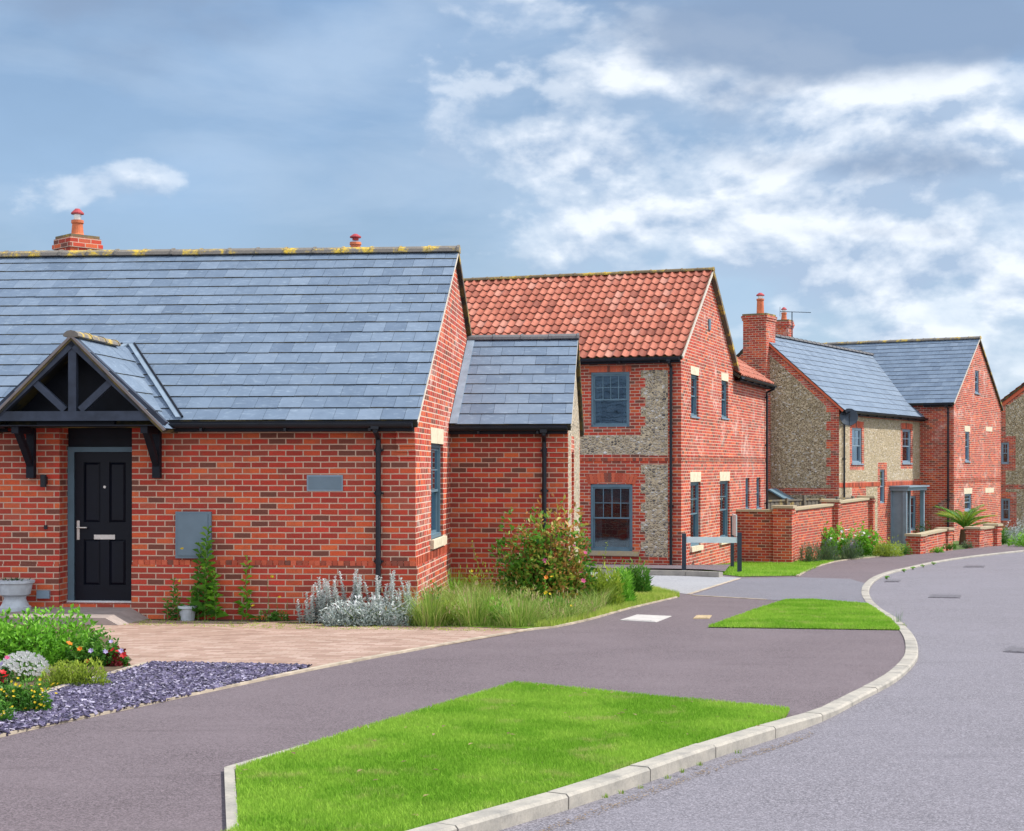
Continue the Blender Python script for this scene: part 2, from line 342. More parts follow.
def lawn_mat(name, a, b, dry):
    t = mat(name); v_ = var(t); p = pos(t); n1_ = t.noise(p, 1.3, 5, .6); n2_ = t.noise(p, .55, 4)
    c = t.mix(t.ramp(n1_, [(.42, 0), (.58, 1)]), a, b); c = t.mix(t.m('MULTIPLY', v_, .5), c, tuple(min(1, x*1.5) for x in b))
    c = t.mix(t.ramp(t.noise(p, 3.1, 5, .7), [(.55, 0), (.70, .7)]), c, dry)
    b_ = t.add('ShaderNodeBsdfDiffuse', {'Color': c}); tr = t.add('ShaderNodeBsdfTranslucent', {'Color': c})
    mx = t.add('ShaderNodeMixShader', {0: .35, 1: b_.outputs[0], 2: tr.outputs[0]}); t.l.new(mx.outputs[0], t.out.inputs[0])
    return t.mat
M['grass'] = lawn_mat('lawn grass', (.125, .30, .022), (.27, .44, .06), (.46, .45, .17))
M['grass_dry'] = lawn_mat('verge grass', (.24, .36, .05), (.38, .46, .10), (.52, .48, .20))
M['turf'] = simple('turf base', (.14, .24, .025), .95, 4, .4)
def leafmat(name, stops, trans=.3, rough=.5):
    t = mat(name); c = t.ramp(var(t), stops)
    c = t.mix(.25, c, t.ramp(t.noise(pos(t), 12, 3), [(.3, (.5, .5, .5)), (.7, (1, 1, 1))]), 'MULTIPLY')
    b = t.add('ShaderNodeBsdfPrincipled', {'Base Color': c, 'Roughness': rough, 'Specular IOR Level': .3}); tr = t.add('ShaderNodeBsdfTranslucent', {'Color': c})
    mx = t.add('ShaderNodeMixShader', {0: trans, 1: b.outputs[0], 2: tr.outputs[0]}); t.l.new(mx.outputs[0], t.out.inputs[0])
    return t.mat
M['lf_bright'] = leafmat('bright green leaves', [(0, (.07, .22, .015)), (.6, (.19, .48, .035)), (1, (.34, .60, .09))])
M['lf_mid'] = leafmat('mid green leaves', [(0, (.035, .13, .015)), (.6, (.09, .26, .03)), (1, (.20, .40, .06))])
M['lf_dark'] = leafmat('dark green leaves', [(0, (.012, .05, .012)), (1, (.04, .12, .02))])
M['lf_lime'] = leafmat('lime leaves', [(0, (.16, .26, .02)), (1, (.44, .55, .07))])
M['lf_bronze'] = leafmat('bronze tipped leaves', [(0, (.04, .15, .015)), (.44, (.16, .38, .04)), (.58, (.36, .38, .06)), (.76, (.50, .27, .07)), (1, (.50, .20, .09))])
M['lf_silver'] = leafmat('silver leaves', [(0, (.26, .33, .29)), (.6, (.50, .56, .54)), (1, (.80, .80, .83))], .2, .8)
M['lf_wild'] = leafmat('wild grass', [(0, (.13, .25, .03)), (.55, (.30, .45, .08)), (.85, (.50, .50, .18)), (1, (.44, .30, .20))])
M['lf_lav'] = leafmat('lavender leaves', [(0, (.06, .11, .05)), (.6, (.12, .20, .09)), (1, (.20, .17, .36))])
M['stem'] = simple('green stems', (.12, .18, .04), .8); M['stem_brown'] = simple('woody stems', (.10, .06, .035), .9)
def pet(n, c): M[n] = leafmat(n+' petals', [(0, tuple(x*.75 for x in c)), (1, c)], .25)
pet('p_red', (.60, .015, .02)); pet('p_white', (.80, .80, .78)); pet('p_yellow', (.75, .55, .02)); pet('p_orange', (.80, .24, .01)); pet('p_pink', (.62, .10, .26)); pet('p_lilac', (.50, .42, .70)); pet('p_maroon', (.20, .01, .015))
t = mat('purple slate chippings'); c_ = t.ramp(var(t), [(0, (.02, .016, .035)), (.5, (.075, .06, .12)), (.85, (.15, .13, .22)), (1, (.42, .39, .50))])
M['chip'] = finish(t, c_, .55, None, spec=.5)
# ------------------------------------------------------------------ building helpers
class Frame:
    def __init__(s, ox, oy, tan):
        a = math.atan(tan); s.O = Vector((ox, oy, 0)); s.u = Vector((math.cos(a), -math.sin(a), 0)); s.v = Vector((math.sin(a), math.cos(a), 0))
    def p(s, a, d, zrel): return s.O+s.u*a+s.v*d+Vector((0, 0, zrel+EYE))
class Wall:
    def __init__(s, O, t): s.O = Vector((O[0], O[1], 0)); s.t = Vector((t[0], t[1], 0)).normalized(); s.n = Vector((s.t.y, -s.t.x, 0))
    def s(w, px, off=0.0):
        k = (px-CX)/FPX; O = w.O+w.n*off
        return (k*O.y-O.x)/(w.t.x-k*w.t.y)
    def z(w, s_, py, off=0.0): return (HY-py)/FPX*(w.O+w.n*off+w.t*s_).y+EYE
    def p(w, s_, z, off=0.0): return w.O+w.t*s_+w.n*off+Vector((0, 0, z))
def front(F, s0=0, d=0): return Wall(F.p(s0, d, 0), F.u)          # faces the street
def right(F, s=0, d0=0): return Wall(F.p(s, d0, 0), F.v)          # faces right
def wbox(mb, w, s0, s1, z0, z1, o0, o1, mi=0, var_=.5):
    b = [w.p(s0, z0, o1), w.p(s1, z0, o1), w.p(s1, z0, o0), w.p(s0, z0, o0)]
    t_ = [p+Vector((0, 0, z1-z0)) for p in b]; mb.hexa(b, t_, mi, var_)
def panel(mb, w, s0, s1, z0, z1, holes=(), rev=.12, matfn=None, sb=(), zb=(), rmi=0):
    S = sorted({round(x, 4) for x in [s0, s1]+[h[0] for h in holes]+[h[1] for h in holes]+list(sb) if s0-1e-6 <= x <= s1+1e-6})
    Z = sorted({round(x, 4) for x in [z0, z1]+[h[2] for h in holes]+[h[3] for h in holes]+list(zb) if z0-1e-6 <= x <= z1+1e-6})
    for i in range(len(S)-1):
        for j in range(len(Z)-1):
            cs, cz = (S[i]+S[i+1])/2, (Z[j]+Z[j+1])/2
            if any(h[0] < cs < h[1] and h[2] < cz < h[3] for h in holes): continue
            mb.face([w.p(S[i], Z[j]), w.p(S[i+1], Z[j]), w.p(S[i+1], Z[j+1]), w.p(S[i], Z[j+1])], matfn(cs, cz) if matfn else 0)
    for h in holes:
        a, b, c, d = h[:4]
        mb.face([w.p(a, c), w.p(a, d), w.p(a, d, -rev), w.p(a, c, -rev)], rmi)
        mb.face([w.p(b, c), w.p(b, c, -rev), w.p(b, d, -rev), w.p(b, d)], rmi)
        mb.face([w.p(a, c), w.p(a, c, -rev), w.p(b, c, -rev), w.p(b, c)], rmi)
        mb.face([w.p(a, d), w.p(b, d), w.p(b, d, -rev), w.p(a, d, -rev)], rmi)
def hole_px(w, x0, x1, y0, y1):
    """opening from the photograph's outline: left, right at wall plane; top and bottom measured at its left edge"""
    a, b = w.s(x0), w.s(x1); return (a, b, w.z(a, y1), w.z(a, y0))
def sash(w, h, par, dep=.1, bars_up=(3, 1), bars_lo=(0, 0), arch=0.0, fw=.055, split=.5, name='window', fm='frame', blind=False):
    a, b, c, d = h[:4]; f = MB(); o1, o0 = -dep+.05, -dep-.03
    wbox(f, w, a, a+fw, c, d, o0, o1); wbox(f, w, b-fw, b, c, d, o0, o1)
    wbox(f, w, a+fw, b-fw, c, c+fw, o0, o1+.02); wbox(f, w, a+fw, b-fw, d-fw, d, o0, o1)
    if arch:
        n = 8; L = b-a
        for k in range(n):
            u0, u1 = k/n, (k+1)/n; z0_, z1_ = arch*4*u0*(1-u0), arch*4*u1*(1-u1)
            f.hexa([w.p(a+L*u0, d, o1+.004), w.p(a+L*u1, d, o1+.004), w.p(a+L*u1, d, o0), w.p(a+L*u0, d, o0)],
                   [w.p(a+L*u0, d+z0_, o1+.004), w.p(a+L*u1, d+z1_, o1+.004), w.p(a+L*u1, d+z1_, o0), w.p(a+L*u0, d+z0_, o0)])
    mz = c+(d-c)*split; sw = .035; g = MB()
    for (z0_, z1_, oo, bars) in ((mz-.02, d-fw, -dep+.005, bars_up), (c+fw, mz+.02, -dep-.018, bars_lo)):
        A, B = a+fw, b-fw
        wbox(f, w, A, A+sw, z0_, z1_, oo, oo+.022); wbox(f, w, B-sw, B, z0_, z1_, oo, oo+.022)
        wbox(f, w, A+sw, B-sw, z0_, z0_+sw, oo, oo+.022); wbox(f, w, A+sw, B-sw, z1_-sw, z1_, oo, oo+.022)
        nb, nh = bars
        for k in range(nb):
            x = A+sw+(B-A-2*sw)*(k+1)/(nb+1); wbox(f, w, x-.009, x+.009, z0_+sw, z1_-sw, oo, oo+.018)
        for k in range(nh):
            z = z0_+(z1_-z0_)*(k+1)/(nh+1); wbox(f, w, A+sw, B-sw, z-.009, z+.009, oo, oo+.016)
        wbox(g, w, A+sw*.5, B-sw*.5, z0_+sw*.5, z1_-sw*.5, oo+.002, oo+.008)
    wn = build(name, f, M[fm], par); build('pane', g, M['glass'], wn)
    # what shows behind the glass: a dim room, curtains and perhaps a half drawn blind
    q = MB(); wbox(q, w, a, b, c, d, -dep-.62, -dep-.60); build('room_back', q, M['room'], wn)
    if b-a > .5:
        R_ = random.Random(int(a*100)+int(d*10))
        for sg, x0_ in ((1, a+fw), (-1, b-fw)):
            q = MB()
            W_ = (b-a)*R_.uniform(.13, .2); n = 9; pr_ = [(x0_+sg*W_*k/n, -dep-.12+.02*(k % 2)) for k in range(n+1)]
            for k in range(n):
                (xa, oa), (xb, ob) = pr_[k], pr_[k+1]; q.face([w.p(xa, c+.03, oa), w.p(xb, c+.03, ob), w.p(xb, d-.03, ob), w.p(xa, d-.03, oa)])
            build('curtain', q, M['blind'], wn)
        hb_ = (d-c)*(blind or .16); q = MB(); wbox(q, w, a+fw, b-fw, d-fw-hb_, d-.02, -dep-.085, -dep-.08); build('blind', q, M['blind'], wn)
    if blind and 0:
        q = MB(); wbox(q, w, a+fw+sw, b-fw-sw, d-fw-.035-(d-c)*blind, d-fw-sw, -dep+.0135, -dep+.0145); 
    return wn
def sill(w, a, b, z, par, m='stone', ht=.09, out=.05, name='sill'):
    s_ = MB(); wbox(s_, w, a-.08, b+.08, z-ht, z, -.08, out); o = build(name, s_, M[m], par); bev(o, .008); return o
def keystones(w, a, b, z, par, ht=.2, n=2, name='lintel'):
    s_ = MB(); L = (b-a+.06)/n; a0 = a-.03
    for k in range(n):
        x0, x1 = a0+k*L+.006, a0+(k+1)*L-.006; e0 = .03 if k == 0 else 0; e1 = .03 if k == n-1 else 0
        s_.hexa([w.p(x0, z, .006), w.p(x1, z, .006), w.p(x1, z, -.1), w.p(x0, z, -.1)], [w.p(x0-e0, z+ht, .006), w.p(x1+e1, z+ht, .006), w.p(x1+e1, z+ht, -.1), w.p(x0-e0, z+ht, -.1)])
    return build(name, s_, M['stone'], par)
def voussoirs(w, a, b, z, par, rise=.05, ht=.22, m='brick', name='arch', cnt=None):
    """brick-on-end arch, each brick its own block"""
    s_ = MB(); n = cnt or max(4, int((b-a)/.078)); R = random.Random(3)
    for k in range(n):
        u0, u1 = k/n, (k+1)/n; f0, f1 = (u0-.5)*.16, (u1-.5)*.16
        z0_, z1_ = z+rise*4*u0*(1-u0), z+rise*4*u1*(1-u1)
        x0, x1 = a+(b-a)*u0+.005, a+(b-a)*u1-.005
        bt = [w.p(x0, z0_, .006), w.p(x1, z1_, .006), w.p(x1, z1_, -.1), w.p(x0, z0_, -.1)]
        tp = [w.p(x0+f0, z0_+ht, .006), w.p(x1+f1, z1_+ht, .006), w.p(x1+f1, z1_+ht, -.1), w.p(x0+f0, z0_+ht, -.1)]
        s_.hexa(bt, tp, 0, R.random())
    return build(name, s_, M['brick_block'], par)
t = mat('single brick'); M['brick_block'] = finish(t, t.mix(.4, t.ramp(var(t), [(0, (.20, .08, .06)), (.25, (.46, .09, .05)), (.7, (.64, .15, .075)), (1, (.56, .12, .07))]), t.ramp(t.noise(pos(t), 40, 4), [(.3, (.5, .5, .5)), (.7, (1, 1, 1))]), 'MULTIPLY'), .9)
def soldier(w, a, b, z, par, ht=.215, name='brick_band', dentil=False, pr=.004, m='brick_block'):
    s_ = MB(); n = max(1, int(round((b-a)/.077))); L = (b-a)/n; R = random.Random(5)
    for k in range(n):
        o = (pr+.012 if k % 2 else pr) if dentil else pr
        wbox(s_, w, a+k*L+.0035, a+(k+1)*L-.0035, z, z+ht, -.05, o, 0, R.random()*(.5 if dentil and k % 2 == 0 else 1))
    return build(name, s_, M[m], par)
def slates(mb, P0, ex, ey, Wd, Ln, sw=.3, course=.31, th=.012, rnd=None):
    R = random.Random(rnd if rnd is not None else 1); N = ex.cross(ey).normalized()
    nr = max(1, int(round(Ln/course))); cs = Ln/nr
    for r in range(nr):
        x = -sw*(r % 2)*.5-R.random()*.04; y0 = r*cs; y1 = min(Ln, y0+cs+.05)
        while x < Wd:
            a, b = max(0, x+.002), min(Wd, x+sw-.002); x += sw
            if b-a < .02: continue
            j = R.uniform(-.004, .004); hb = th*1.5+R.uniform(-.001, .003); ht = .003
            q = lambda X, Y, H: P0+ex*X+ey*Y+N*H
            bt = [q(a, y0+j, hb-th), q(b, y0+j, hb-th), q(b, y1, ht-.002), q(a, y1, ht-.002)]
            tp = [q(a, y0+j, hb), q(b, y0+j, hb), q(b, y1, ht), q(a, y1, ht)]
            v_ = min(1, max(0, R.gauss(.5, .22)))
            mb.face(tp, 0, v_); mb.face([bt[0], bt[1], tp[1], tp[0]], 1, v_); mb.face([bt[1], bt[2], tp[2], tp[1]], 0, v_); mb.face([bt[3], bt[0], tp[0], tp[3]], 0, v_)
def pantiles(mb, P0, ex, ey, Wd, Ln, pw=.205, course=.32):
    R = random.Random(4); N = ex.cross(ey).normalized(); nr = int(round(Ln/course)); cs = Ln/nr; nc = int(Wd/pw); pw = Wd/nc; K = 8
    prof = [.024*math.cos(2*math.pi*k/K)+.006*math.cos(4*math.pi*k/K) for k in range(K+1)]
    q = lambda X, Y, H: P0+ex*X+ey*Y+N*H
    for r in range(nr):
        for c in range(nc):
            v_ = min(1, max(0, R.gauss(.5, .25))); jj = R.uniform(-.006, .006)
            for k in range(K):
                x0, x1 = (c+k/K)*pw, (c+(k+1)/K)*pw; h0, h1 = prof[k], prof[k+1]; y0, y1 = r*cs+jj, (r+1)*cs+.03
                mb.face([q(x0, y0, h0+.038), q(x1, y0, h1+.038), q(x1, y1, h1+.008), q(x0, y1, h0+.008)], 0, v_)
                mb.face([q(x0, y0, h0+.015), q(x1, y0, h1+.015), q(x1, y0, h1+.038), q(x0, y0, h0+.038)], 0, v_*.6)
def deck(mb, P0, ex, ey, Wd, Ln, th=.10, mi=1):
    N = ex.cross(ey).normalized(); b = [P0, P0+ex*Wd, P0+ex*Wd+ey*Ln, P0+ey*Ln]
    mb.hexa([p-N*th for p in b], [p-N*.004 for p in b], mi)
def ridge_tiles(a, b, side, par, m='ridge', L=.45, r=.13, name='ridge'):
    a, b = Vector(a), Vector(b); n = max(1, int(round((b-a).length/L))); d = (b-a)/n; s_ = MB(); R = random.Random(9)
    pr = [(r*math.cos(math.pi*k/6), r*.75*math.sin(math.pi*k/6)-.02) for k in range(7)]+[(-r+.02, -.03), (r-.02, -.03)]
    for k in range(n):
        j = Vector((0, 0, R.uniform(-.004, .004)))
        s_.sweep((a+d*k+d*.01+j, a+d*(k+1)-d*.01+j), pr, side)
        q = [(x*1.12, z*1.12+.004) for x, z in pr]; s_.sweep((a+d*(k+1)-d*.06+j, a+d*(k+1)+d*.015+j), q, side)
    return build(name, s_, M[m], par)
def gutter(a, b, out, par, r=.058, fascia=True, brackets=True):
    """half round gutter from a to b, hanging outward"""
    a, b = Vector(a), Vector(b); out = Vector(out).normalized(); s_ = MB()
    pr = [(r*math.cos(math.pi+math.pi*k/8), r*math.sin(math.pi+math.pi*k/8)) for k in range(9)]; pi_ = [(x*.86, z*.86+.002) for x, z in reversed(pr)]
    s_.sweep((a, b), pr+pi_, out)
    s_.sweep((a-(b-a).normalized()*.004, b+(b-a).normalized()*.004), [(-.95*r, -.02), (0, -.95*r), (.95*r, -.02), (.95*r, .0), (-.95*r, .0)], out) if False else None
    g = build('gutter', s_, M['plastic'], par)
    if fascia:
        f = MB(); f.sweep((a, b), [(-r-.03, -.10), (-r-.005, -.10), (-r-.005, .03), (-r-.03, .03)], out)
        f.sweep((a, b), [(-r-.20, -.10), (-r-.03, -.10), (-r-.03, -.088), (-r-.20, -.088)], out); build('fascia', f, M['black'], par)
    if brackets:
        n = max(2, int((b-a).length/.9))
        for k in range(n):
            k_ = MB(); p = a+(b-a)*((k+.5)/n); k_.box(p-out*.02+Vector((0, 0, -r-.02)), .03, .07, .04, (b-a).normalized(), out)
            build('gutter_bracket', k_, M['plastic'], g)
    return g
def downpipe(w, s_, ztop, zbot, par, off=.06, gut=.16, r=.034, shoe=True):
    t_ = MB(); t_.tube([w.p(s_, ztop, gut), w.p(s_, ztop-.08, gut), w.p(s_, ztop-.17, off), w.p(s_, ztop-.3, off), w.p(s_, zbot+.05, off), w.p(s_, zbot-.02, off+.05)], r, 12)
    for z in (ztop-.32, (ztop*.65+zbot*.35), (ztop*.3+zbot*.7)):
        t_.tube([w.p(s_, z-.03, off), w.p(s_, z+.03, off)], r*1.25, 12); wbox(t_, w, s_-.06, s_+.06, z-.012, z+.012, 0, off-.01)
    t_.box(w.p(s_, ztop-.02, gut), .1, .09, .08, w.t, w.n)
    return build('downpipe', t_, M['plastic'], par, smooth=False)
def chimney(par, c, rot, wx, wy, z0, z1, pots=1, m='brick', cap=True, potr=.1, poth=.42, under=None, cowl=True):
    """brick stack with corbelled head, mortar flaunching and clay pots"""
    ax = Vector((math.cos(rot), math.sin(rot), 0)); ay = Vector((-ax.y, ax.x, 0)); s_ = MB()
    bx_ = lambda zz0, zz1, e, mi=0: s_.box((c[0], c[1], (zz0+zz1)/2), wx+2*e, wy+2*e, zz1-zz0, ax, ay, mi=mi)
    bx_(z0, z1-.26, 0); bx_(z1-.26, z1-.185, .025); bx_(z1-.185, z1-.11, .05); bx_(z1-.11, z1-.02, .03); bx_(z1-.02, z1+.03, .01, 1)
    ch = build('chimney', s_, [M[m], M['ridge_far']], par)
    for k in range(pots):
        o = (k-(pots-1)/2)*.36; p = Vector((c[0], c[1], z1))+ax*o; q = MB()
        q.lathe(p, [(0, potr*1.15), (.06, potr*1.1), (.08, potr), (poth-.06, potr*.86), (poth-.05, potr*1.02), (poth, potr*1.0), (poth, potr*.7)], 16)
        pt = build('pot', q, M['terracotta'], ch, smooth=False)
        if cowl:
            q = MB(); q.lathe(p, [(poth+.0, potr*.62), (poth+.10, potr*.62)], 12, 0)
            q2 = MB(); q2.lathe(p, [(poth+.10, potr*1.05), (poth+.12, potr*1.05), (poth+.19, potr*.35)], 16)
            build('cowl_mesh', q, M['steel'], ch); build('cowl', q2, M['cowl'], ch)
    return ch
def verge_strip(mb, a, b, out, th=.05, dp=.035):
    """mortar or board under the tile edge from a to b along the slope; out = away from the gable"""
    a, b, out = Vector(a), Vector(b), Vector(out).normalized(); d = (b-a).normalized(); up = out.cross(d) 
    if up.z < 0: up = -up
    q = [a-up*th, b-up*th, b, a]
    mb.hexa([q[0]-out*.01, q[0]+out*dp, q[1]+out*dp, q[1]-out*.01], [q[3]-out*.01, q[3]+out*dp, q[2]+out*dp, q[2]-out*.01])
def wall_light(w, s_, z, par): 
    l = MB(); l.tube([w.p(s_, z, .07), w.p(s_, z+.16, .07)], .04, 14); wbox(l, w, s_-.03, s_+.03, z+.04, z+.13, 0, .05); return build('wall_light', l, M['plastic'], par)

# ================================================================== bungalow with slate roof
FA = Frame(-1.221, 19.62, .0826)
gzA = grel(-1.2, 19.6)+EYE
bung = thing('brick_bungalow', FA.p(0, 0, grel(-1.2, 19.6)), 'red brick bungalow with grey slate roof, black timber porch gable and dark panelled door', 'house')
wf, wr = front(FA), right(FA)
kA = .622; zE = .57+EYE; zR = lambda d: zE+kA*(d+.22) if d <= 4.17 else zE+kA*(4.39-(d-4.17))
b_ = MB(); b2 = MB()
dh = (wf.s(59.5), wf.s(132), wf.z(wf.s(60), 604), wf.z(wf.s(60), 425))
zb = gzA-.4
SL = -15.0
Wl = Wall(FA.p(SL, 0, 0), FA.u); sh = lambda h: (h[0]-SL, h[1]-SL, h[2], h[3])
panel(b_, Wl, 0, -SL, zb, zR(0)-.06, [sh(dh)], rev=.31)
# gable end towards the drive, with its sash window
gh = hole_px(wr, 431, 443, 443, 540)
panel(b2, wr, 0, 8.34, zb, zR(0)-.06, [gh], rev=.1)
b2.face([wr.p(0, zR(0)-.06), wr.p(8.34, zR(0)-.06), wr.p(4.17, zR(4.17)-.06)])
# hidden sides
bk = Wall(FA.p(0, 8.34, 0), -FA.u); panel(b_, bk, 0, -SL, zb, zR(0)-.06)
lf = Wall(FA.p(SL, 8.34, 0), -FA.v); panel(b_, lf, 0, 8.34, zb, zR(0)-.06); b_.face([lf.p(0, zR(0)-.06), lf.p(8.34, zR(0)-.06), lf.p(4.17, zR(4.17)-.06)])
build('wall', b_, M['brick'], bung); build('gable_wall', b2, M['brick_sun'], bung)
# plinth, a course of dark sawtooth bricks and kneeler corbel
zpl = wf.z(0, 566)
s_ = MB(); wbox(s_, Wl, 0, dh[0]-SL, zb, zpl, -.02, .022); wbox(s_, Wl, dh[1]-SL, -SL+.022, zb, zpl, -.02, .022)
build('plinth', s_, M['brick'], bung)
s_ = MB(); wbox(s_, wr, .0, 3.44, zb, zpl, -.02, .022); build('plinth', s_, M['brick_sun'], bung)
soldier(Wl, dh[1]-SL+.01, -SL, zpl-.002, bung, .064, 'dentil_course', True, .006)
soldier(wr, .0, 3.44, zpl, bung, .11, 'dentil_course', True, .008)
s_ = MB(); kz0 = wf.z(0, 458); kx0, kx1 = wf.s(397), 0.0
for i in range(5):
    zz0 = kz0+i*.075; zz1 = zz0+.075 if i < 4 else zR(0)-.1
    wbox(s_, wf, kx0, kx1+.003, zz0, zz1, -.01, .02+.022*i)
build('corbel', s_, M['brick'], bung)
# roof
rf = MB(); ey = Vector((FA.v.x, FA.v.y, kA)).normalized(); Ln = 4.39*math.sqrt(1+kA*kA)
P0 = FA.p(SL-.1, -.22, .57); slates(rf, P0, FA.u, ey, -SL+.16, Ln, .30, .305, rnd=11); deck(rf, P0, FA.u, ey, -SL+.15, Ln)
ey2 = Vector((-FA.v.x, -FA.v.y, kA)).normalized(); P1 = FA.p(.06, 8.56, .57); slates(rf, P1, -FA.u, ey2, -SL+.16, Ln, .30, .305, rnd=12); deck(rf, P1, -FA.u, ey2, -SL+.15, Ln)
roofA = build('roof', rf, [M['slate'], M['slate_edge']], bung)
ridge_tiles(FA.p(SL-.1, 4.17, 3.30), FA.p(.07, 4.17, 3.30), FA.v, roofA, 'ridge')
vg = MB(); verge_strip(vg, FA.p(.012, -.2, .555), FA.p(.012, 4.17, 3.28), FA.u, .035, .05); build('verge', vg, M['verge'], roofA)
vg = MB(); verge_strip(vg, FA.p(.012, 8.54, .555), FA.p(.012, 4.17, 3.28), FA.u, .07, .06); build('verge', vg, M['verge_dark'], roofA)
gutter(FA.p(dh[1]+.45, -.29, .535), FA.p(-.0, -.29, .535), -FA.v, bung)
gutter(FA.p(SL, -.29, .535), FA.p(dh[0]-.6, -.29, .535), -FA.v, bung)
downpipe(wf, wf.s(379), .52+EYE, gzA+.02, bung, gut=.29)
# gable window
wn = sash(wr, gh, bung, .09, (1, 1)); sill(wr, gh[0], gh[1], gh[2], wn, 'stone', .12, .05); keystones(wr, gh[0], gh[1], gh[3], wn, .215, 2)
# front door in its deep opening
dw = Wall(FA.p(0, .31, 0), FA.u)
x0, x1 = dh[0], dh[1]; zt = dw.z(dw.s(75), 447); zd = dw.z(dw.s(75), 603)
s_ = MB(); fw = .065
wbox(s_, dw, x0+.001, x0+fw+.02, zd, zt, -.08, .03); wbox(s_, dw, x1-fw, x1-.001, zd, zt, -.08, .03); wbox(s_, dw, x0+fw+.02, x1-fw, zt-fw, zt, -.08, .03)
wbox(s_, dw, x0+.001, x1-.001, zd-.02, zd+.035, -.08, .06, 1)
# panelled door leaf
df = MB(); dx0, dx1, dz0, dz1 = x0+fw+.022, x1-fw-.002, zd+.035, zt-fw-.002; pw_ = (dx1-dx0)
cols = [(dx0+.12, dx0+pw_/2-.06), (dx0+pw_/2+.06, dx1-.12)]; rows = [(dz0+.20, dz0+.80), (dz0+1.02, dz1-.13)]
holes = [(c0, c1, r0, r1) for c0, c1 in cols for r0, r1 in rows]
dW = Wall(dw.p(0, 0, -.0), FA.u); panel(df, dW, dx0, dx1, dz0, dz1, holes, rev=.02)
for c0, c1, r0, r1 in holes:
    df.hexa([dw.p(c0, r0, -.02), dw.p(c1, r0, -.02), dw.p(c1, r0, -.03), dw.p(c0, r0, -.03)], [dw.p(c0, r1, -.02), dw.p(c1, r1, -.02), dw.p(c1, r1, -.03), dw.p(c0, r1, -.03)])
    i = .035; q0 = [dw.p(c0+.008, r0+.008, -.019), dw.p(c1-.008, r0+.008, -.019), dw.p(c1-.008, r1-.008, -.019), dw.p(c0+.008, r1-.008, -.019)]
    q1 = [dw.p(c0+i, r0+i, -.002), dw.p(c1-i, r0+i, -.002), dw.p(c1-i, r1-i, -.002), dw.p(c0+i, r1-i, -.002)]
    df.face(q1)
    for k in range(4): df.face([q0[k], q0[(k+1) % 4], q1[(k+1) % 4], q1[k]])
door = build('door', df, M['door'], bung); build('door_frame', s_, [M['frame'], M['white']], door)
h_ = MB(); hx, hz = dx0+.05, dw.z(dw.s(76), 529); wbox(h_, dw, hx-.018, hx+.018, hz-.14, hz+.11, 0, .012); h_.tube([dw.p(hx, hz+.02, .01), dw.p(hx, hz+.02, .055), dw.p(hx+.13, hz+.02, .055)], .011, 8)
build('handle', h_, M['steel'], door)
h_ = MB(); lz = dw.z(dw.s(104), 537); lx = (dx0+dx1)/2; wbox(h_, dw, lx-.14, lx+.14, lz-.03, lz+.03, 0, .012); bev(build('letterbox', h_, M['steel'], door), .004)
h_ = MB(); h_.tube([dw.p(lx, dw.z(dw.s(104), 487), 0), dw.p(lx, dw.z(dw.s(104), 487), .008)], .018, 12); build('spyhole', h_, M['steel'], door)
h_ = MB(); wbox(h_, dw, x0+.002, x1-.002, zt+.002, zR(0)-.2, -.06, .0)
for k in range(3): wbox(h_, dw, x0+.003, x1-.003, zt+.01+k*.12, zt+.118+k*.12, .0, .008+.002*k)
build('door_head_panel', h_, M['black'], bung)
# porch canopy
pp = .62; pz1 = 1.64; hw = 1.09; pk = (1.64-.555)/1.09
sA = wf.s(72, pp)  # apex position measured in the porch plane
pf = Wall(FA.p(0, -pp, 0), FA.u)
def fp(ds, z, o): return pf.p(sA+ds, z+EYE, o)
por = MB()
def beam(mb, a, b, wd, o0, o1):
    a, b = Vector((a[0], a[1])), Vector((b[0], b[1])); d = (b-a).normalized(); n_ = Vector((-d.y, d.x))*wd/2
    q = [a-n_, b-n_, b+n_, a+n_]; mb.hexa([fp(p.x, p.y, o1) for p in q], [fp(p.x, p.y, o0) for p in q])
zb_ = .63
beam(por, (-hw+.02, .625), (hw-.02, .625), .12, -.09, 0.0)
for sg in (-1, 1):
    beam(por, (sg*(hw+.07), .50), (0+sg*.0, 1.56), .13, -.09, .012)
    beam(por, (sg*.10, .70), (sg*.52, 1.08), .085, -.08, -.006)
beam(por, (0, .68), (0, 1.5), .10, -.085, -.002)
porch = build('porch', por, M['truss'], bung)
bg_ = MB(); bg_.face([fp(-hw+.1, .66, -.5), fp(hw-.1, .66, -.5), fp(0, 1.52, -.5)]); bg_.hexa([fp(-hw, .50, -.02), fp(hw, .50, -.02), fp(hw, .50, -.55), fp(-hw, .50, -.55)], [fp(-hw, .515, -.02), fp(hw, .515, -.02), fp(hw, .515, -.55), fp(-hw, .515, -.55)])
wbox(bg_, pf, sA-.5, sA+.5, .50+EYE, .57+EYE, -.2, -.12)
build('soffit', bg_, M['black'], porch)
rs = MB(); back = 2.05
for sg in (-1, 1):
    exv = FA.v if sg > 0 else -FA.v
    eyv = Vector((-sg*FA.u.x, -sg*FA.u.y, pk)).normalized(); L_ = (hw+.10)*math.sqrt(1+pk*pk)
    base = pf.p(sA+sg*(hw+.10), pz1-pk*(hw+.10)+EYE, .03)
    org = base if sg > 0 else base+FA.v*back
    slates(rs, org, exv, eyv, back, L_, .42, .31, rnd=20+sg); deck(rs, org, exv, eyv, back, L_, .05)
pr_ = build('roof', rs, [M['slate'], M['slate_edge']], porch)
ridge_tiles(pf.p(sA, pz1+EYE, .05), pf.p(sA, pz1+EYE, -1.5), FA.u, porch, 'ridge', .5, .10, 'porch_ridge')
vg = MB()
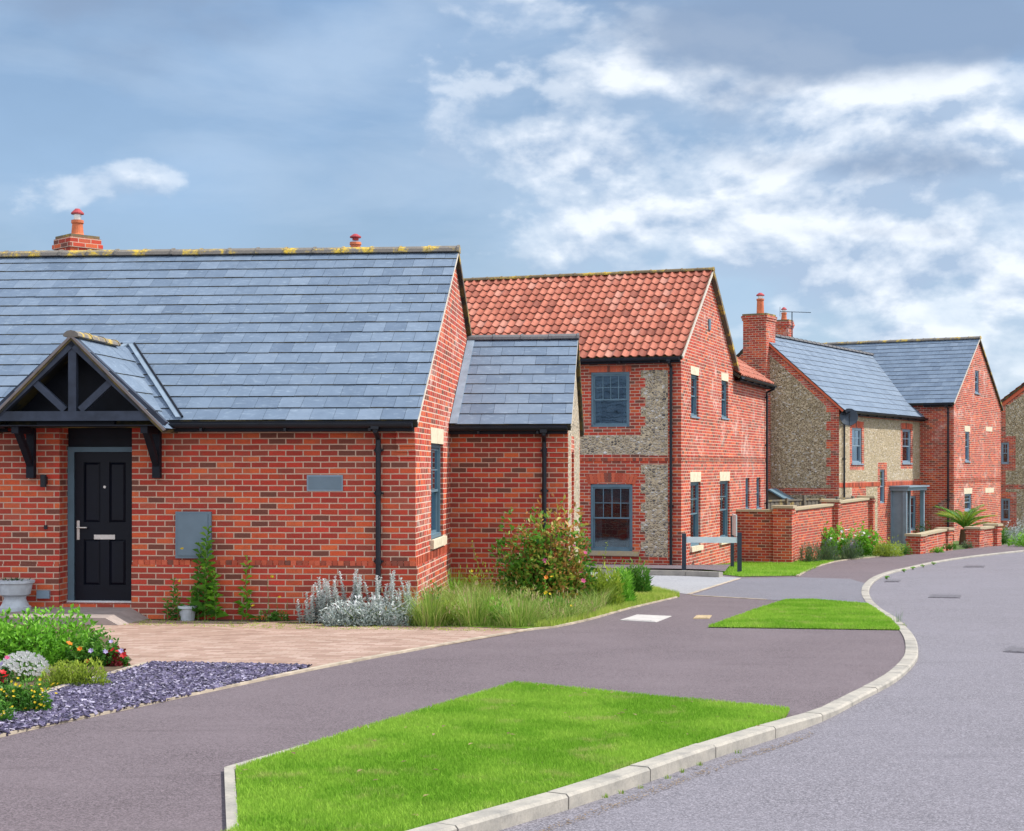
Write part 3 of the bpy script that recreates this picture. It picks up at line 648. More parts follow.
for sg in (-1, 1):
    verge_strip(vg, pf.p(sA+sg*(hw+.11), pz1-pk*(hw+.11)+EYE+.01, .012), pf.p(sA, pz1+EYE+.005, .012), -FA.v, .03, .03)
build('porch_verge', vg, simple('porch verge strip', (.20, .17, .165), .9), porch)
# lead valley where the canopy meets the main roof (both sides)
ld = MB()
for sg in (-1, 1):
    zr0 = pz1; d_r = (pz1-.57)/kA-.22; d_e = -.20
    A_ = FA.p(sA+sg*.03, d_r+.03, pz1+.035); E_ = FA.p(sA+sg*(hw+.14), d_e, .57+.03)
    wdt = FA.u*sg*.055; N_ = FA.u.cross(ey)*.03
    ld.hexa([A_-wdt*.6, E_-wdt*.6, E_+wdt, A_+wdt] if sg < 0 else [A_-wdt*.6, A_+wdt, E_+wdt, E_-wdt*.6], [p+N_ for p in ([A_-wdt*.6, E_-wdt*.6, E_+wdt, A_+wdt] if sg < 0 else [A_-wdt*.6, A_+wdt, E_+wdt, E_-wdt*.6])])
    ld.tube([A_+N_+wdt, E_+N_+wdt], .016, 8, 1)
build('valley', ld, [M['lead'], M['black']], porch, weld=False)
for px_ in (32.5, 158):
    k_ = MB(); s0 = wf.s(px_); zt_ = .50+EYE; zb2 = wf.z(s0, 478)
    wbox(k_, wf, s0-.05, s0+.05, zb2, zt_, .0, .09); wbox(k_, wf, s0-.045, s0+.045, zt_-.09, zt_, .09, pp-.05)
    a = wf.p(s0, zb2+.18, .07); b = wf.p(s0, zt_-.05, pp-.14); d = (b-a).normalized(); up = d.cross(FA.u)
    c = (a+b)/2; k_.box(c, .075, (b-a).length, .085, FA.u, d, up); build('bracket', k_, M['black'], porch)
# wall fittings
wall_light(wf, wf.s(45.5), wf.z(wf.s(45.5), 487), bung)
h_ = MB(); z_ = wf.z(wf.s(46), 529); wbox(h_, wf, wf.s(46)-.02, wf.s(46)+.02, z_, z_+.05, 0, .02); build('doorbell', h_, M['plastic'], bung)
h_ = MB(); a, b = wf.s(38.5), wf.s(51); z_ = wf.z(a, 598); wbox(h_, wf, a, b, z_, wf.z(a, 590), .02, .07); bev(build('socket_box', h_, M['frame_lt'], bung), .006)
h_ = MB(); a, b = wf.s(176.5), wf.s(212); z0_, z1_ = wf.z(a, 558), wf.z(a, 511.5)
wbox(h_, wf, a, b, z0_, z1_, 0, .05); mb_ = bev(build('meter_box', h_, M['box_grey'], bung), .006)
h_ = MB(); wbox(h_, wf, a+.035, b-.04, z0_+.035, z1_-.03, .05, .062); bev(build('door_panel', h_, M['box_grey'], mb_), .004)
h_ = MB(); a, b = wf.s(307), wf.s(343); z0_, z1_ = wf.z(a, 491), wf.z(a, 475)
wbox(h_, wf, a, b, z0_, z1_, .0, .012); pl = bev(build('name_plate', h_, M['frame_lt'], bung), .004); h_ = MB(); wbox(h_, wf, a+.02, b-.02, z0_+.02, z1_-.02, .012, .016); build('plate_face', h_, M['box_grey'], pl)
# chimney stack behind the ridge and a lone pot further right
c = at(77.5, 245, 25.6); chimney(roofA, (c.x, c.y), math.radians(44), .50, .50, zR(6.0)-.3, at(77, 238.5, 25.6).z, 1, 'brick', potr=.10, poth=.30)
c = at(355.5, 245, 24.6); zfl = at(355, 234, 24.6).z-.80; q = MB(); q.lathe(Vector((c.x, c.y, zfl)), [(0, .085), (.62, .08), (.63, .095), (.67, .09)], 14); pt = build('flue_pot', q, M['terracotta'], roofA)
q = MB(); q.lathe(Vector((c.x, c.y, zfl)), [(.70, .05), (.74, .05)], 10); q.lathe(Vector((c.x, c.y, zfl)), [(.74, .09), (.76, .09), (.80, .03)], 14); build('cowl', q, M['cowl'], pt)

# ---- side wing of the bungalow (flint end wall)
s1, d1 = 1.762, 3.60; HWD = 2.3; kW = .597; zEw = .61+EYE
ww, we = front(FA, 0, d1), right(FA, s1, d1)
zW = lambda d: zEw+kW*(d+.18)
b_ = MB(); panel(b_, ww, .0, s1, zb, zW(0)-.05); build('wing_wall', b_, M['brick'], bung)
s_ = MB(); zc = ww.z(s1, 427)
for i in range(5): wbox(s_, ww, s1-.32, s1+.003, ww.z(s1, 463)+i*.075, (ww.z(s1, 463)+(i+1)*.075) if i < 4 else zW(0)-.09, -.01, .015+.018*i)
build('corbel', s_, M['brick'], bung)
slot = (1.35, 2.05, we.z(1.4, 600), we.z(1.4, 452))
b_ = MB(); zq = [zb+.225*i for i in range(16)]
def mfw(s, z):
    if s < .10+.07*(int((z-zb)/.225) % 2) or s > 4.6-.10-.07*(int((z-zb)/.225) % 2): return 0
    if slot[0]-.14-.07*(int((z-zb)/.225) % 2) < s < slot[1]+.14+.07*(int((z-zb)/.225) % 2) and z < slot[3]+.25: return 0
    return 1
panel(b_, we, 0, 4.6, zb, zW(0)-.05, [slot], rev=.2, matfn=mfw, sb=[.1, .17, 4.5, 4.43, slot[0]-.14, slot[0]-.21, slot[1]+.14, slot[1]+.21], zb=zq+[slot[3]+.25])
b_.face([we.p(0, zW(0)-.05), we.p(4.6, zW(0)-.05), we.p(2.3, zW(2.3)-.05)], 0); zt_ = zW(0)-.05
b_.face([we.p(.22, zt_-.001, .004), we.p(4.38, zt_-.001, .004), we.p(2.3, zt_+kW*2.02, .004)], 1)
b_.face([we.p(slot[0], slot[2], -.2), we.p(slot[1], slot[2], -.2), we.p(slot[1], slot[3], -.2), we.p(slot[0], slot[3], -.2)], 0)
bw = Wall(FA.p(s1, d1+4.6, 0), -FA.u); panel(b_, bw, 0, s1+.3, zb, zW(0)-.05)
build('wing_end_wall', b_, [M['brick_sun'], M['flint']], bung)
rf = MB(); eyw = Vector((FA.v.x, FA.v.y, kW)).normalized(); Lw = (HWD+.18)*math.sqrt(1+kW*kW)
slates(rf, FA.p(.1, d1-.18, .61), FA.u, eyw, s1-.04, Lw, .36, .31, rnd=31); deck(rf, FA.p(.02, d1-.18, .61), FA.u, eyw, s1+.03, Lw)
eyb = Vector((-FA.v.x, -FA.v.y, kW)).normalized(); slates(rf, FA.p(s1+.06, d1+4.78, .61), -FA.u, eyb, s1, Lw, .36, .31, rnd=32); deck(rf, FA.p(s1+.05, d1+4.78, .61), -FA.u, eyb, s1, Lw)
wroof = build('wing_roof', rf, [M['slate'], M['slate_edge']], bung)
ridge_tiles(FA.p(.0, d1+HWD, 2.09), FA.p(s1+.07, d1+HWD, 2.10), FA.v, wroof, 'ridge_dark', .45, .11)
vg = MB(); verge_strip(vg, FA.p(s1+.012, d1-.16, .60), FA.p(s1+.012, d1+HWD, 2.075), FA.u, .03, .05); build('verge', vg, M['verge'], wroof)
vg = MB(); verge_strip(vg, FA.p(s1+.012, d1+4.76, .60), FA.p(s1+.012, d1+HWD, 2.075), FA.u, .06, .06); build('verge', vg, M['verge_dark'], wroof)
fl = MB(); Nw = FA.u.cross(eyw); q = FA.p(.01, d1-.17, .61)+Nw*.022; fl.hexa([q, q+FA.u*.12, q+FA.u*.12+eyw*Lw, q+eyw*Lw], [p+Nw*.01 for p in (q, q+FA.u*.12, q+FA.u*.12+eyw*Lw, q+eyw*Lw)])
build('flashing', fl, M['lead'], wroof)
gutter(FA.p(.01, d1-.25, .575), FA.p(s1, d1-.25, .575), -FA.v, bung)
downpipe(ww, ww.s(544.5), .55+EYE, gzA-.1, bung, gut=.25)

# ================================================================== brick and flint house with pantiles
FB = Frame(3.93, 36.0, .355); zgB = grel(3.93, 36)+EYE
hb = thing('pantile_house', FB.p(0, 0, grel(3.93, 36)), 'two storey brick and flint house with orange clay pantile roof beyond the bungalow', 'house')
SB = -9.5; wf, wr = front(FB), right(FB); kB = .7126; zEB = 2.54+EYE; HB = 3.12
zRB = lambda d: zEB+kB*(d+.22); zb = zgB-.5
Wl = Wall(FB.p(SB, 0, 0), FB.u)
def shp(h): return (h[0]-SB, h[1]-SB, h[2], h[3])
hu = hole_px(wf, 591, 629.5, 372.5, 427); hl = hole_px(wf, 590.5, 632.5, 484, 550.5)
sq0, sq1 = wf.s(643), wf.s(668); zba, zbb = wf.z(wf.s(650), 462), wf.z(wf.s(650), 456)
zB1 = wf.z(wf.s(650), 557); band0, band1 = wf.z(wf.s(650), 464.5), wf.z(wf.s(650), 455.5)
def mfB(s, z):
    s += SB; k = int((z-zb)/.225) % 2; j = .055 if k else -.055
    if z < zB1 or band0 < z < band1 or z > wf.z(wf.s(650), 370): return 0
    if s > sq1: return 0
    if sq0+j < s < sq1: return 1
    zf0, zf1 = wf.z(wf.s(600), 454.5), wf.z(wf.s(600), 435.5)
    if zf0 < z < zf1 and s < sq1: return 1
    return 0
b_ = MB(); zq = [zb+.225*i for i in range(30)]
panel(b_, Wl, 0, -SB, zb, zRB(0)-.06, [shp(hu), shp(hl)], rev=.09, matfn=mfB, sb=[sq0-SB+.055, sq0-SB-.055, sq1-SB], zb=zq+[zB1, band0, band1, wf.z(wf.s(650), 370), wf.z(wf.s(600), 454.5), wf.z(wf.s(600), 435.5)])
bk = Wall(FB.p(0, 6.24, 0), -FB.u); panel(b_, bk, 0, -SB, zb, zRB(0)-.06)
lf = Wall(FB.p(SB, 6.24, 0), -FB.v); panel(b_, lf, 0, 6.24, zb, zRB(0)-.06); b_.face([lf.p(0, zRB(0)-.06), lf.p(6.24, zRB(0)-.06), lf.p(3.12, zRB(3.12)-.06)])
build('wall', b_, [M['brick'], M['flint']], hb)
soldier(Wl, hu[0]-SB-.05, hu[1]-SB+.05, hu[3]+.002, hb, .15, 'window_head')
soldier(Wl, 0, -SB-.0, band0+.08, hb, .075, 'brick_band', True, .006)
wn = sash(wf, hu, hb, .07, (3, 1)); 
wn = sash(wf, (hl[0], hl[1], hl[2], hl[3]-.02), hb, .07, (3, 1), arch=.06, blind=.24); sill(wf, hl[0]-.03, hl[1]+.08, hl[2], wn, 'cope', .11, .05); voussoirs(wf, hl[0]-.06, hl[1]+.06, hl[3]-.01, hb, .055, .22, name='window_arch')
# gable wall
gw = [hole_px(wr, 691, 698.5, 374, 416), hole_px(wr, 721.5, 728, 380, 417.5), hole_px(wr, 690.5, 700.5, 482, 547), hole_px(wr, 720, 729.5, 481, 540)]
nar = [hole_px(wr, 745.5, 749.5, 478, 509), hole_px(wr, 756.5, 760.5, 477.5, 508)]
b2 = MB(); zwl = 2.40+EYE
panel(b2, wr, 0, 6.24, zb, zRB(0)-.06, gw, rev=.1)
panel(b2, wr, 6.24, 10.9, zb, zwl-.04, nar, rev=.1)
b2.face([wr.p(0, zRB(0)-.06), wr.p(6.24, zRB(0)-.06), wr.p(3.12, zRB(3.12)-.06)])
bk = Wall(FB.p(0, 10.9, 0), -FB.u); panel(b2, bk, 0, 5, zb, zwl-.04); b2.face([bk.p(0, zwl-.04), bk.p(5, zwl-.04), bk.p(2.5, zwl+1.9)])
lf = Wall(FB.p(-5, 10.9, 0), -FB.v); panel(b2, lf, 0, 4.66, zb, zwl-.04)
build('gable_wall', b2, M['brick_sun'], hb)
for i, g in enumerate(gw):
    wn = sash(wr, g, hb, .1, (0, 1) if i < 2 else (1, 1), fw=.05); keystones(wr, g[0], g[1], g[3], wn, .2 if i < 2 else .24, 1 if i < 2 else 3, )
    if i < 2: sill(wr, g[0], g[1], g[2], wn, 'frame_lt', .04, .03)
    else: sill(wr, g[0], g[1], g[2], wn, 'stone', .12, .06)
for g in nar: wn = sash(wr, g, hb, .1, (0, 0), fw=.045); sill(wr, g[0]+.03, g[1]-.03, g[2], wn, 'frame_lt', .04, .03)
soldier(wr, 0, 10.9, wr.z(0, 461), hb, .13, 'brick_band', True, .006, 'brick_sun')
h_ = MB(); v0 = wr.s(709); wbox(h_, wr, v0-.1, v0+.1, wr.z(v0, 330), wr.z(v0, 319), 0, .03); build('vent', h_, M['frame'], hb)
s_ = MB()
for i in range(5): wbox(s_, wf, -.36, .003, zRB(0)-.1-.075*(5-i), zRB(0)-.1-.075*(4-i), -.01, .014+.02*i)
build('corbel', s_, M['brick'], hb)
# roofs
eB = Vector((FB.v.x, FB.v.y, kB)).normalized(); LB = (HB+.22)*math.sqrt(1+kB*kB); rf = MB()
P0 = FB.p(SB-.1, -.22, 2.54); pantiles(rf, P0, FB.u, eB, -SB+.18, LB); deck(rf, P0, FB.u, eB, -SB+.16, LB, .1, 1)
eB2 = Vector((-FB.v.x, -FB.v.y, kB)).normalized(); P1 = FB.p(.08, 6.46, 2.54); pantiles(rf, P1, -FB.u, eB2, -SB+.18, LB); deck(rf, P1, -FB.u, eB2, -SB+.16, LB, .1, 1)
roofB = build('roof', rf, [M['pantile'], M['slate_edge']], hb)
ridge_tiles(FB.p(SB-.1, HB, 4.93), FB.p(.1, HB, 4.93), FB.v, roofB, 'ridge_far', .4, .105)
vg = MB(); verge_strip(vg, FB.p(.02, -.2, 2.54), FB.p(.02, HB, 4.90), FB.u, .06, .07); build('verge', vg, M['verge'], roofB)
vg = MB(); verge_strip(vg, FB.p(.02, 6.44, 2.54), FB.p(.02, HB, 4.90), FB.u, .11, .10); build('verge', vg, M['verge_dark'], roofB)
rf = MB(); kb2 = .72; e3 = Vector((-FB.u.x, -FB.u.y, kb2)).normalized(); L3 = 2.7*math.sqrt(1+kb2*kb2)
P2 = FB.p(.2, 6.0, 2.43); pantiles(rf, P2, FB.v, e3, 4.98, L3); deck(rf, P2, FB.v, e3, 4.96, L3, .08, 1)
e4 = Vector((FB.u.x, FB.u.y, kb2)).normalized(); pantiles(rf, FB.p(-5.2, 10.98, 2.43), -FB.v, e4, 4.98, L3); deck(rf, FB.p(-5.2, 10.98, 2.43), -FB.v, e4, 4.96, L3, .08, 1)
rw = build('wing_roof', rf, [M['pantile'], M['slate_edge']], hb); ridge_tiles(FB.p(-2.5, 6.2, 2.43+2.7*kb2), FB.p(-2.5, 11.0, 2.43+2.7*kb2), FB.u, rw, 'ridge_far', .4, .12)
gutter(FB.p(SB, -.29, 2.50), FB.p(.02, -.29, 2.50), -FB.v, hb); gutter(FB.p(.27, 6.1, 2.39), FB.p(.27, 11.0, 2.39), FB.u, hb)
downpipe(wf, wf.s(671.5), 2.48+EYE, zgB, hb, gut=.29); downpipe(wr, 10.75, 2.36+EYE, zgB-.2, hb, gut=.27)

# ================================================================== flint cottage and its taller brick cross wing
FC = Frame(10.76, 51.0, .60); zgC = grel(10.8, 51)+EYE
hc = thing('flint_cottage', FC.p(0, 0, grel(10.8, 51)), 'brown flint and red brick house with slate roofs, tall brick chimney and satellite dish', 'house')
zb = zgC-.7; kC = .887; zEC = 1.84+EYE; HC = 2.8
zRC = lambda a: zEC+kC*(.2+a)      # a = distance in from the front wall
gl, wf = Wall(FC.p(-5.6, 0, 0), FC.u), right(FC)      # gable end towards us; street front
gapx = lambda x: gl.s(x)
brk = .36
def mfC(s, z):
    k = int((z-zb)/.3) % 2; j = .08 if k else -.08
    z2 = gl.z(5.6, 488.5); z1_ = gl.z(5.6, 495)
    if s > 5.6-brk-j or s < 2.62+j*.6 or z1_ < z < z2: return 0
    return 1
b_ = MB(); zq = [zb+.3*i for i in range(22)]
panel(b_, gl, 0, 5.6, zb, zRC(0)-.05, matfn=mfC, sb=[5.6-brk-.08, 5.6-brk+.08, 2.62+.048, 2.62-.048], zb=zq+[gl.z(5.6, 488.5), gl.z(5.6, 495)])
zt_ = zRC(0)-.05; b_.face([gl.p(0, zt_), gl.p(5.6, zt_), gl.p(2.8, zRC(2.8)-.05)], 0)
b_.face([gl.p(2.62, zt_-.001, .004), gl.p(5.6-.42, zt_-.001, .004), gl.p(2.8+.02, zt_+kC*(2.8-.42), .004), gl.p(2.62, zt_+kC*2.2, .004)], 1)
lb = Wall(FC.p(-5.6, 16, 0), -FC.v); panel(b_, lb, 0, 16, zb, zRC(0)-.05)
build('gable_wall', b_, [M['brick_far'], M['flint_far']], hc)
# street front: two sashes upstairs, slit stair window, brick-framed ground floor
up = [hole_px(wf, 852, 862, 427.5, 463.5), hole_px(wf, 902.5, 911, 429, 463)]; slit = hole_px(wf, 880, 884.8, 469.5, 503.5)
lo = [hole_px(wf, 908, 916, 496, 531)]; dr = hole_px(wf, 892, 908, 490, 543)
sbk, zbk = [], []
def near(h, s, z, m_): return h[0]-m_ < s < h[1]+m_ and h[2]-m_ < z < h[3]+m_
def mfF(s, z):
    k = int((z-zb)/.225) % 2
    if z > zRC(0)-.35: return 0
    for h in up:
        if near(h, s, z, .22): return 0
    if near(slit, s, z, .25) or near(dr, s, z, .2): return 0
    if wf.z(4, 486.5) < z < wf.z(4, 481.5): return 0
    if s > wf.s(914): return 1 if z > wf.z(4, 480) else 0
    if z < wf.z(4, 481) and s > wf.s(877.5): return 0
    if z < wf.z(4, 481) and s < wf.s(871) and s > wf.s(845): return 1 if s < wf.s(852) or s > wf.s(866) else 0
    return 1
for h in up+[slit, dr]:
    for m_ in (.22, .25, .2): sbk += [h[0]-m_, h[1]+m_]; zbk += [h[2]-m_, h[3]+m_]
sbk += [wf.s(x) for x in (845, 852, 866, 871, 877.5, 914)]; zbk += [zRC(0)-.35]+[wf.z(4, y) for y in (480, 481, 486.5, 481.5)]
b_ = MB(); panel(b_, wf, 0, 9.2, zb, zRC(0)-.05, up+[slit]+lo+[dr], rev=.1, matfn=mfF, sb=sbk, zb=zbk)
build('wall', b_, [M['brick_far'], M['flint_tan']] if 'flint_tan' in M else [M['brick_far'], flint_mat('flint cobbles tan', ((.58, .48, .33), (.42, .33, .20), (.50, .39, .22), (.24, .19, .13)), 14)], hc)
soldier(wf, 0, slit[0]-.02, wf.z(4, 486), hc, .14, 'brick_band', True, .006); soldier(wf, slit[1]+.02, 9.2, wf.z(4, 486), hc, .14, 'brick_band', True, .006)
for h in up: wn = sash(wf, h, hc, .08, (1, 1), fw=.06, fm='frame_lt'); sill(wf, h[0], h[1], h[2], wn, 'frame_lt', .05, .04); voussoirs(wf, h[0]-.05, h[1]+.05, h[3], hc, .03, .2, name='window_arch')
wn = sash(wf, slit, hc, .08, (0, 1), fw=.045, fm='frame_lt'); wn = sash(wf, lo[0], hc, .08, (1, 1), (1, 0), fw=.06, fm='frame_lt')
# porch with flat hood
s_ = MB(); wbox(s_, wf, dr[0]-.25, dr[1]+.2, dr[3]-.02, dr[3]+.10, -.02, .65); wbox(s_, wf, dr[0]-.32, dr[1]+.27, dr[3]+.10, dr[3]+.15, -.02, .73)
pc = build('door_hood', s_, M['frame_lt'], hc); 
for x in (dr[0]-.18, dr[1]+.03): s_ = MB(); wbox(s_, wf, x, x+.12, zb+.5, dr[3]-.02, .44, .58); wbox(s_, wf, x, x+.12, zb+.5, dr[3]-.02, .0, .06); build('post', s_, M['frame_lt'], pc)
s_ = MB(); wbox(s_, wf, dr[0]-.12, dr[0]-.09, zb+.5, dr[3]-.02, .06, .44); build('side_screen', s_, M['frame_lt'], pc)
s_ = MB(); wbox(s_, wf, dr[0], dr[1], dr[2], dr[3]-.02, -.1, -.05); wbox(s_, wf, dr[0]+.1, dr[1]-.1, dr[2]+.15, dr[2]+.9, -.05, -.04); wbox(s_, wf, dr[0]+.1, dr[1]-.1, dr[2]+1.0, dr[3]-.2, -.05, -.04); build('door', s_, M['frame'], hc)
# cottage roof
eC = Vector((-FC.u.x, -FC.u.y, kC)).normalized(); LC = 3.0*math.sqrt(1+kC*kC); rf = MB()
P0 = FC.p(.2, -.06, 1.84); slates(rf, P0, FC.v, eC, 14, LC, .3, .3, rnd=41); deck(rf, P0, FC.v, eC, 14, LC)
eC2 = Vector((FC.u.x, FC.u.y, kC)).normalized(); P0 = FC.p(-5.8, 15.9, 1.84); slates(rf, P0, -FC.v, eC2, 15.9, LC, .3, .3, rnd=42); deck(rf, P0, -FC.v, eC2, 15.9, LC)
roofC = build('roof', rf, [M['slate'], M['slate_edge']], hc)
ridge_tiles(FC.p(-2.8, -.05, 1.84+kC*3), FC.p(-2.8, 12.0, 1.84+kC*3), FC.u, roofC, 'ridge_dark', .45, .12)
vg = MB(); verge_strip(vg, FC.p(.18, -.012, 1.83), FC.p(-2.8, -.012, 1.83+kC*2.98), -FC.v, .07, .05); build('verge', vg, M['brick_block'], roofC)
gutter(FC.p(.27, 0, 1.80), FC.p(.27, 9.25, 1.80), FC.u, hc); downpipe(wf, wf.s(842.5), 1.78+EYE, zgC, hc, gut=.27, shoe=False)
# chimney stack on the gable: wide breast, shoulders and slender stack
s_ = MB(); a, b = gl.s(743, .35), gl.s(766, .35); zc1 = gl.z(a, 318, .35); zsh = gl.z(a, 372, .35)
wbox(s_, gl, a-.9, b+.02, zb, zsh-.6, -.3, .34)
s_.hexa([gl.p(a-.9, zsh-.6, .34), gl.p(b+.02, zsh-.6, .34), gl.p(b+.02, zsh-.6, -.3), gl.p(a-.9, zsh-.6, -.3)], [gl.p(a, zsh, .34), gl.p(b, zsh, .34), gl.p(b, zsh, -.45), gl.p(a, zsh, -.45)])
wbox(s_, gl, a, b, zsh, zc1-.1, -.5, .35); wbox(s_, gl, a-.03, b+.03, zc1-.1, zc1-.02, -.53, .38); wbox(s_, gl, a-.05, b+.05, zc1-.02, zc1+.06, -.55, .40); wbox(s_, gl, a-.02, b+.02, zc1+.06, zc1+.13, -.50, .37, 1)
cs = build('chimney', s_, [M['brick_far'], M['ridge_far']], hc)
q = MB(); cp = gl.p((a+b)/2+.05, zc1+.1, -.05); q.lathe(cp, [(0, .13), (.5, .115), (.51, .135), (.56, .13)], 16); build('pot', q, M['terracotta'], cs)
q = MB(); q.lathe(cp, [(.56, .08), (.66, .08)], 12); build('cowl_mesh', q, M['steel'], cs); q = MB(); q.lathe(cp, [(.66, .14), (.69, .14), (.76, .05)], 14); build('cowl', q, M['cowl'], cs)
# second stack on the far slope, aerial, dish
c = at(784, 330, 55.5); chimney(hc, (c.x, c.y), -math.atan(.6), .50, .45, at(784, 345, 55.5).z-.6, at(784, 321, 55.5).z, 1, 'brick_far', potr=.10, poth=.30)
ae = MB(); c = at(792, 340, 55); tp_ = at(792, 312, 55); ae.tube([c-Vector((0, 0, .8)), tp_], .018, 8); l_, r_ = at(780, 311.5, 55), at(811, 312.5, 54.6); ae.tube([l_, r_], .012, 6)
dd = (r_-l_).normalized(); cr_ = dd.cross(Vector((0, 0, 1)))
for k in range(9): p = l_+(r_-l_)*(.06+.11*k); ae.tube([p-cr_*.14, p+cr_*.14], .006, 5)
ae.tube([l_-Vector((0, 0, .18)), l_+Vector((0, 0, .16))], .008, 5); build('aerial', ae, M['post'], hc)
ds = MB(); c = wf.p(wf.s(845.5, .2), wf.z(0, 417), .32); nrm = (Vector((-.15, -.9, .35))).normalized(); a1 = nrm.cross(Vector((0, 0, 1))).normalized(); a2 = a1.cross(nrm)
R_ = .29; rings = [(0, -.06), (.5, -.045), (.85, -.015), (1.0, 0)]
prev = None
for rr, dz_ in rings:
    ring = [c+a1*math.cos(2*math.pi*k/20)*R_*max(rr, .02)+a2*math.sin(2*math.pi*k/20)*R_*max(rr, .02)*1.05+nrm*dz_ for k in range(20)]
    if prev:
        for k in range(20): j = (k+1) % 20; ds.face([prev[k], prev[j], ring[j], ring[k]])
    prev = ring
dish = build('satellite_dish', ds, M['post'], hc); sm = dish.modifiers.new('s', 'SOLIDIFY'); sm.thickness = .015
q = MB(); q.tube([c-nrm*.05, wf.p(wf.s(844), wf.z(0, 420), 0)], .02, 8); q.tube([c-a2*.28, c+nrm*.3-a2*.1], .01, 6); q.box(c+nrm*.3-a2*.08, .05, .05, .1); build('dish_arm', q, M['plastic'], dish)
# ---- cross wing
kD = .708; zED = 2.37+EYE; dD = 9.2; DW = 7.2; sD = 1.29
wl_, wg = front(FC, 0, dD), right(FC, sD, dD); zRD = lambda a: zED+kD*(.2+a)
b_ = MB(); panel(b_, Wall(FC.p(-7, dD, 0), FC.u), 0, 7+sD, zb, zRD(0)-.05); build('wing_wall', b_, M['brick_far'], hc)
gd = [hole_px(wg, 965.2, 969.5, 431.5, 461.5), hole_px(wg, 975, 979, 370, 393), hole_px(wg, 964.6, 971.5, 494, 511)]
b_ = MB(); ga = gd[1]; panel(b_, wg, 0, DW, zb, zRD(0)-.05, [gd[0], gd[2]], rev=.1)
z0_ = zRD(0)-.05; za = z0_+kD*DW/2; L1 = (ga[2]-z0_)/kD; L2 = (ga[3]-z0_)/kD
b_.face([wg.p(0, z0_), wg.p(DW, z0_), wg.p(DW-L1, ga[2]), wg.p(L1, ga[2])])
b_.face([wg.p(L1, ga[2]), wg.p(ga[0], ga[2]), wg.p(ga[0], ga[3]), wg.p(L2, ga[3])]); b_.face([wg.p(ga[1], ga[2]), wg.p(DW-L1, ga[2]), wg.p(DW-L2, ga[3]), wg.p(ga[1], ga[3])])
b_.face([wg.p(L2, ga[3]), wg.p(DW-L2, ga[3]), wg.p(DW/2, za)])
for pts in ([(ga[0], ga[2]), (ga[0], ga[3])], [(ga[1], ga[3]), (ga[1], ga[2])], [(ga[1], ga[2]), (ga[0], ga[2])], [(ga[0], ga[3]), (ga[1], ga[3])]):
    (x_, z_), (x2, z2) = pts; b_.face([wg.p(x_, z_), wg.p(x2, z2), wg.p(x2, z2, -.1), wg.p(x_, z_, -.1)])
bk = Wall(FC.p(sD, dD+DW, 0), -FC.u); panel(b_, bk, 0, 8, zb, zRD(0)-.05)
build('wing_gable_wall', b_, M['brick_sun'], hc)
for g in gd: wn = sash(wg, g, hc, .08, (0, 1), fw=.05, fm='frame_lt'); sill(wg, g[0], g[1], g[2], wn, 'frame_lt', .04, .04)
for g, yy in ((gd[0], 0), (gd[2], 0)):
    keystones(wg, g[0]-.05, g[1]+.05, g[3], hc, .22, 1 if yy == 0 and g is gd[0] else 3)
for (x0_, x1_, y0_, y1_) in ((986, 992, 426.5, 431), (985.5, 993.5, 488, 493)):
    g = hole_px(wg, x0_, x1_, y0_, y1_); keystones(wg, g[0], g[1], g[2], hc, g[3]-g[2], 1 if y0_ < 450 else 3)
soldier(wg, 0, DW, wg.z(0, 482.5), hc, .16, 'brick_band', True, .006, 'brick_sun')
rf = MB(); eD = Vector((FC.v.x, FC.v.y, kD)).normalized(); LD = 3.8*math.sqrt(1+kD*kD)
P0 = FC.p(-7.2, dD-.2, 2.37); slates(rf, P0, FC.u, eD, 7.2+sD+.06, LD, .3, .3, rnd=51); deck(rf, P0, FC.u, eD, 7.2+sD+.05, LD)
eD2 = Vector((-FC.v.x, -FC.v.y, kD)).normalized(); P0 = FC.p(sD+.06, dD+DW+.2, 2.37); slates(rf, P0, -FC.u, eD2, 7.2+sD, LD, .3, .3, rnd=52); deck(rf, P0, -FC.u, eD2, 7.2+sD, LD)
roofD = build('wing_roof', rf, [M['slate'], M['slate_edge']], hc)
ridge_tiles(FC.p(-7.2, dD+3.6, 5.06), FC.p(sD+.08, dD+3.6, 5.06), FC.v, roofD, 'ridge', .45, .13)
vg = MB(); verge_strip(vg, FC.p(sD+.012, dD-.18, 2.36), FC.p(sD+.012, dD+3.6, 5.04), FC.u, .04, .06); build('verge', vg, M['verge'], roofD)
vg = MB(); verge_strip(vg, FC.p(sD+.012, dD+DW+.18, 2.36), FC.p(sD+.012, dD+3.6, 5.04), FC.u, .07, .07); build('verge', vg, M['verge_dark'], roofD)
gutter(FC.p(.2, dD-.27, 2.33), FC.p(sD, dD-.27, 2.33), -FC.v, hc); downpipe(wl_, wl_.s(948.5), 2.32+EYE, zgC-.2, hc, gut=.27)

# ================================================================== farthest flint gable house
e0 = at(998, 500, 73.0); FE = Frame(e0.x, e0.y, .60); zgE = grel(e0.x, e0.y)+EYE
he = thing('flint_gable_house', (e0.x, e0.y, zgE), 'dark flint gabled house at the right edge, partly hidden behind the cross wing', 'house')
gl = front(FE); zb = zgE-.6; zz = gl.z(0, 405); k_ = .75; GWE = 7.0
hw_ = [hole_px(gl, 1001, 1009, 442.5, 464), hole_px(gl, 1001, 1010, 498.5, 520.5)]
b_ = MB()
def mfE(s, z): return 0 if any(near(h, s, z, .3) for h in hw_) or gl.z(0, 489) < z < gl.z(0, 484.5) or s < .35 or s > GWE-.35 else 1
sbk = [.35, GWE-.35]; zbk = [gl.z(0, 489), gl.z(0, 484.5)]
for h in hw_: sbk += [h[0]-.3, h[1]+.3]; zbk += [h[2]-.3, h[3]+.3]
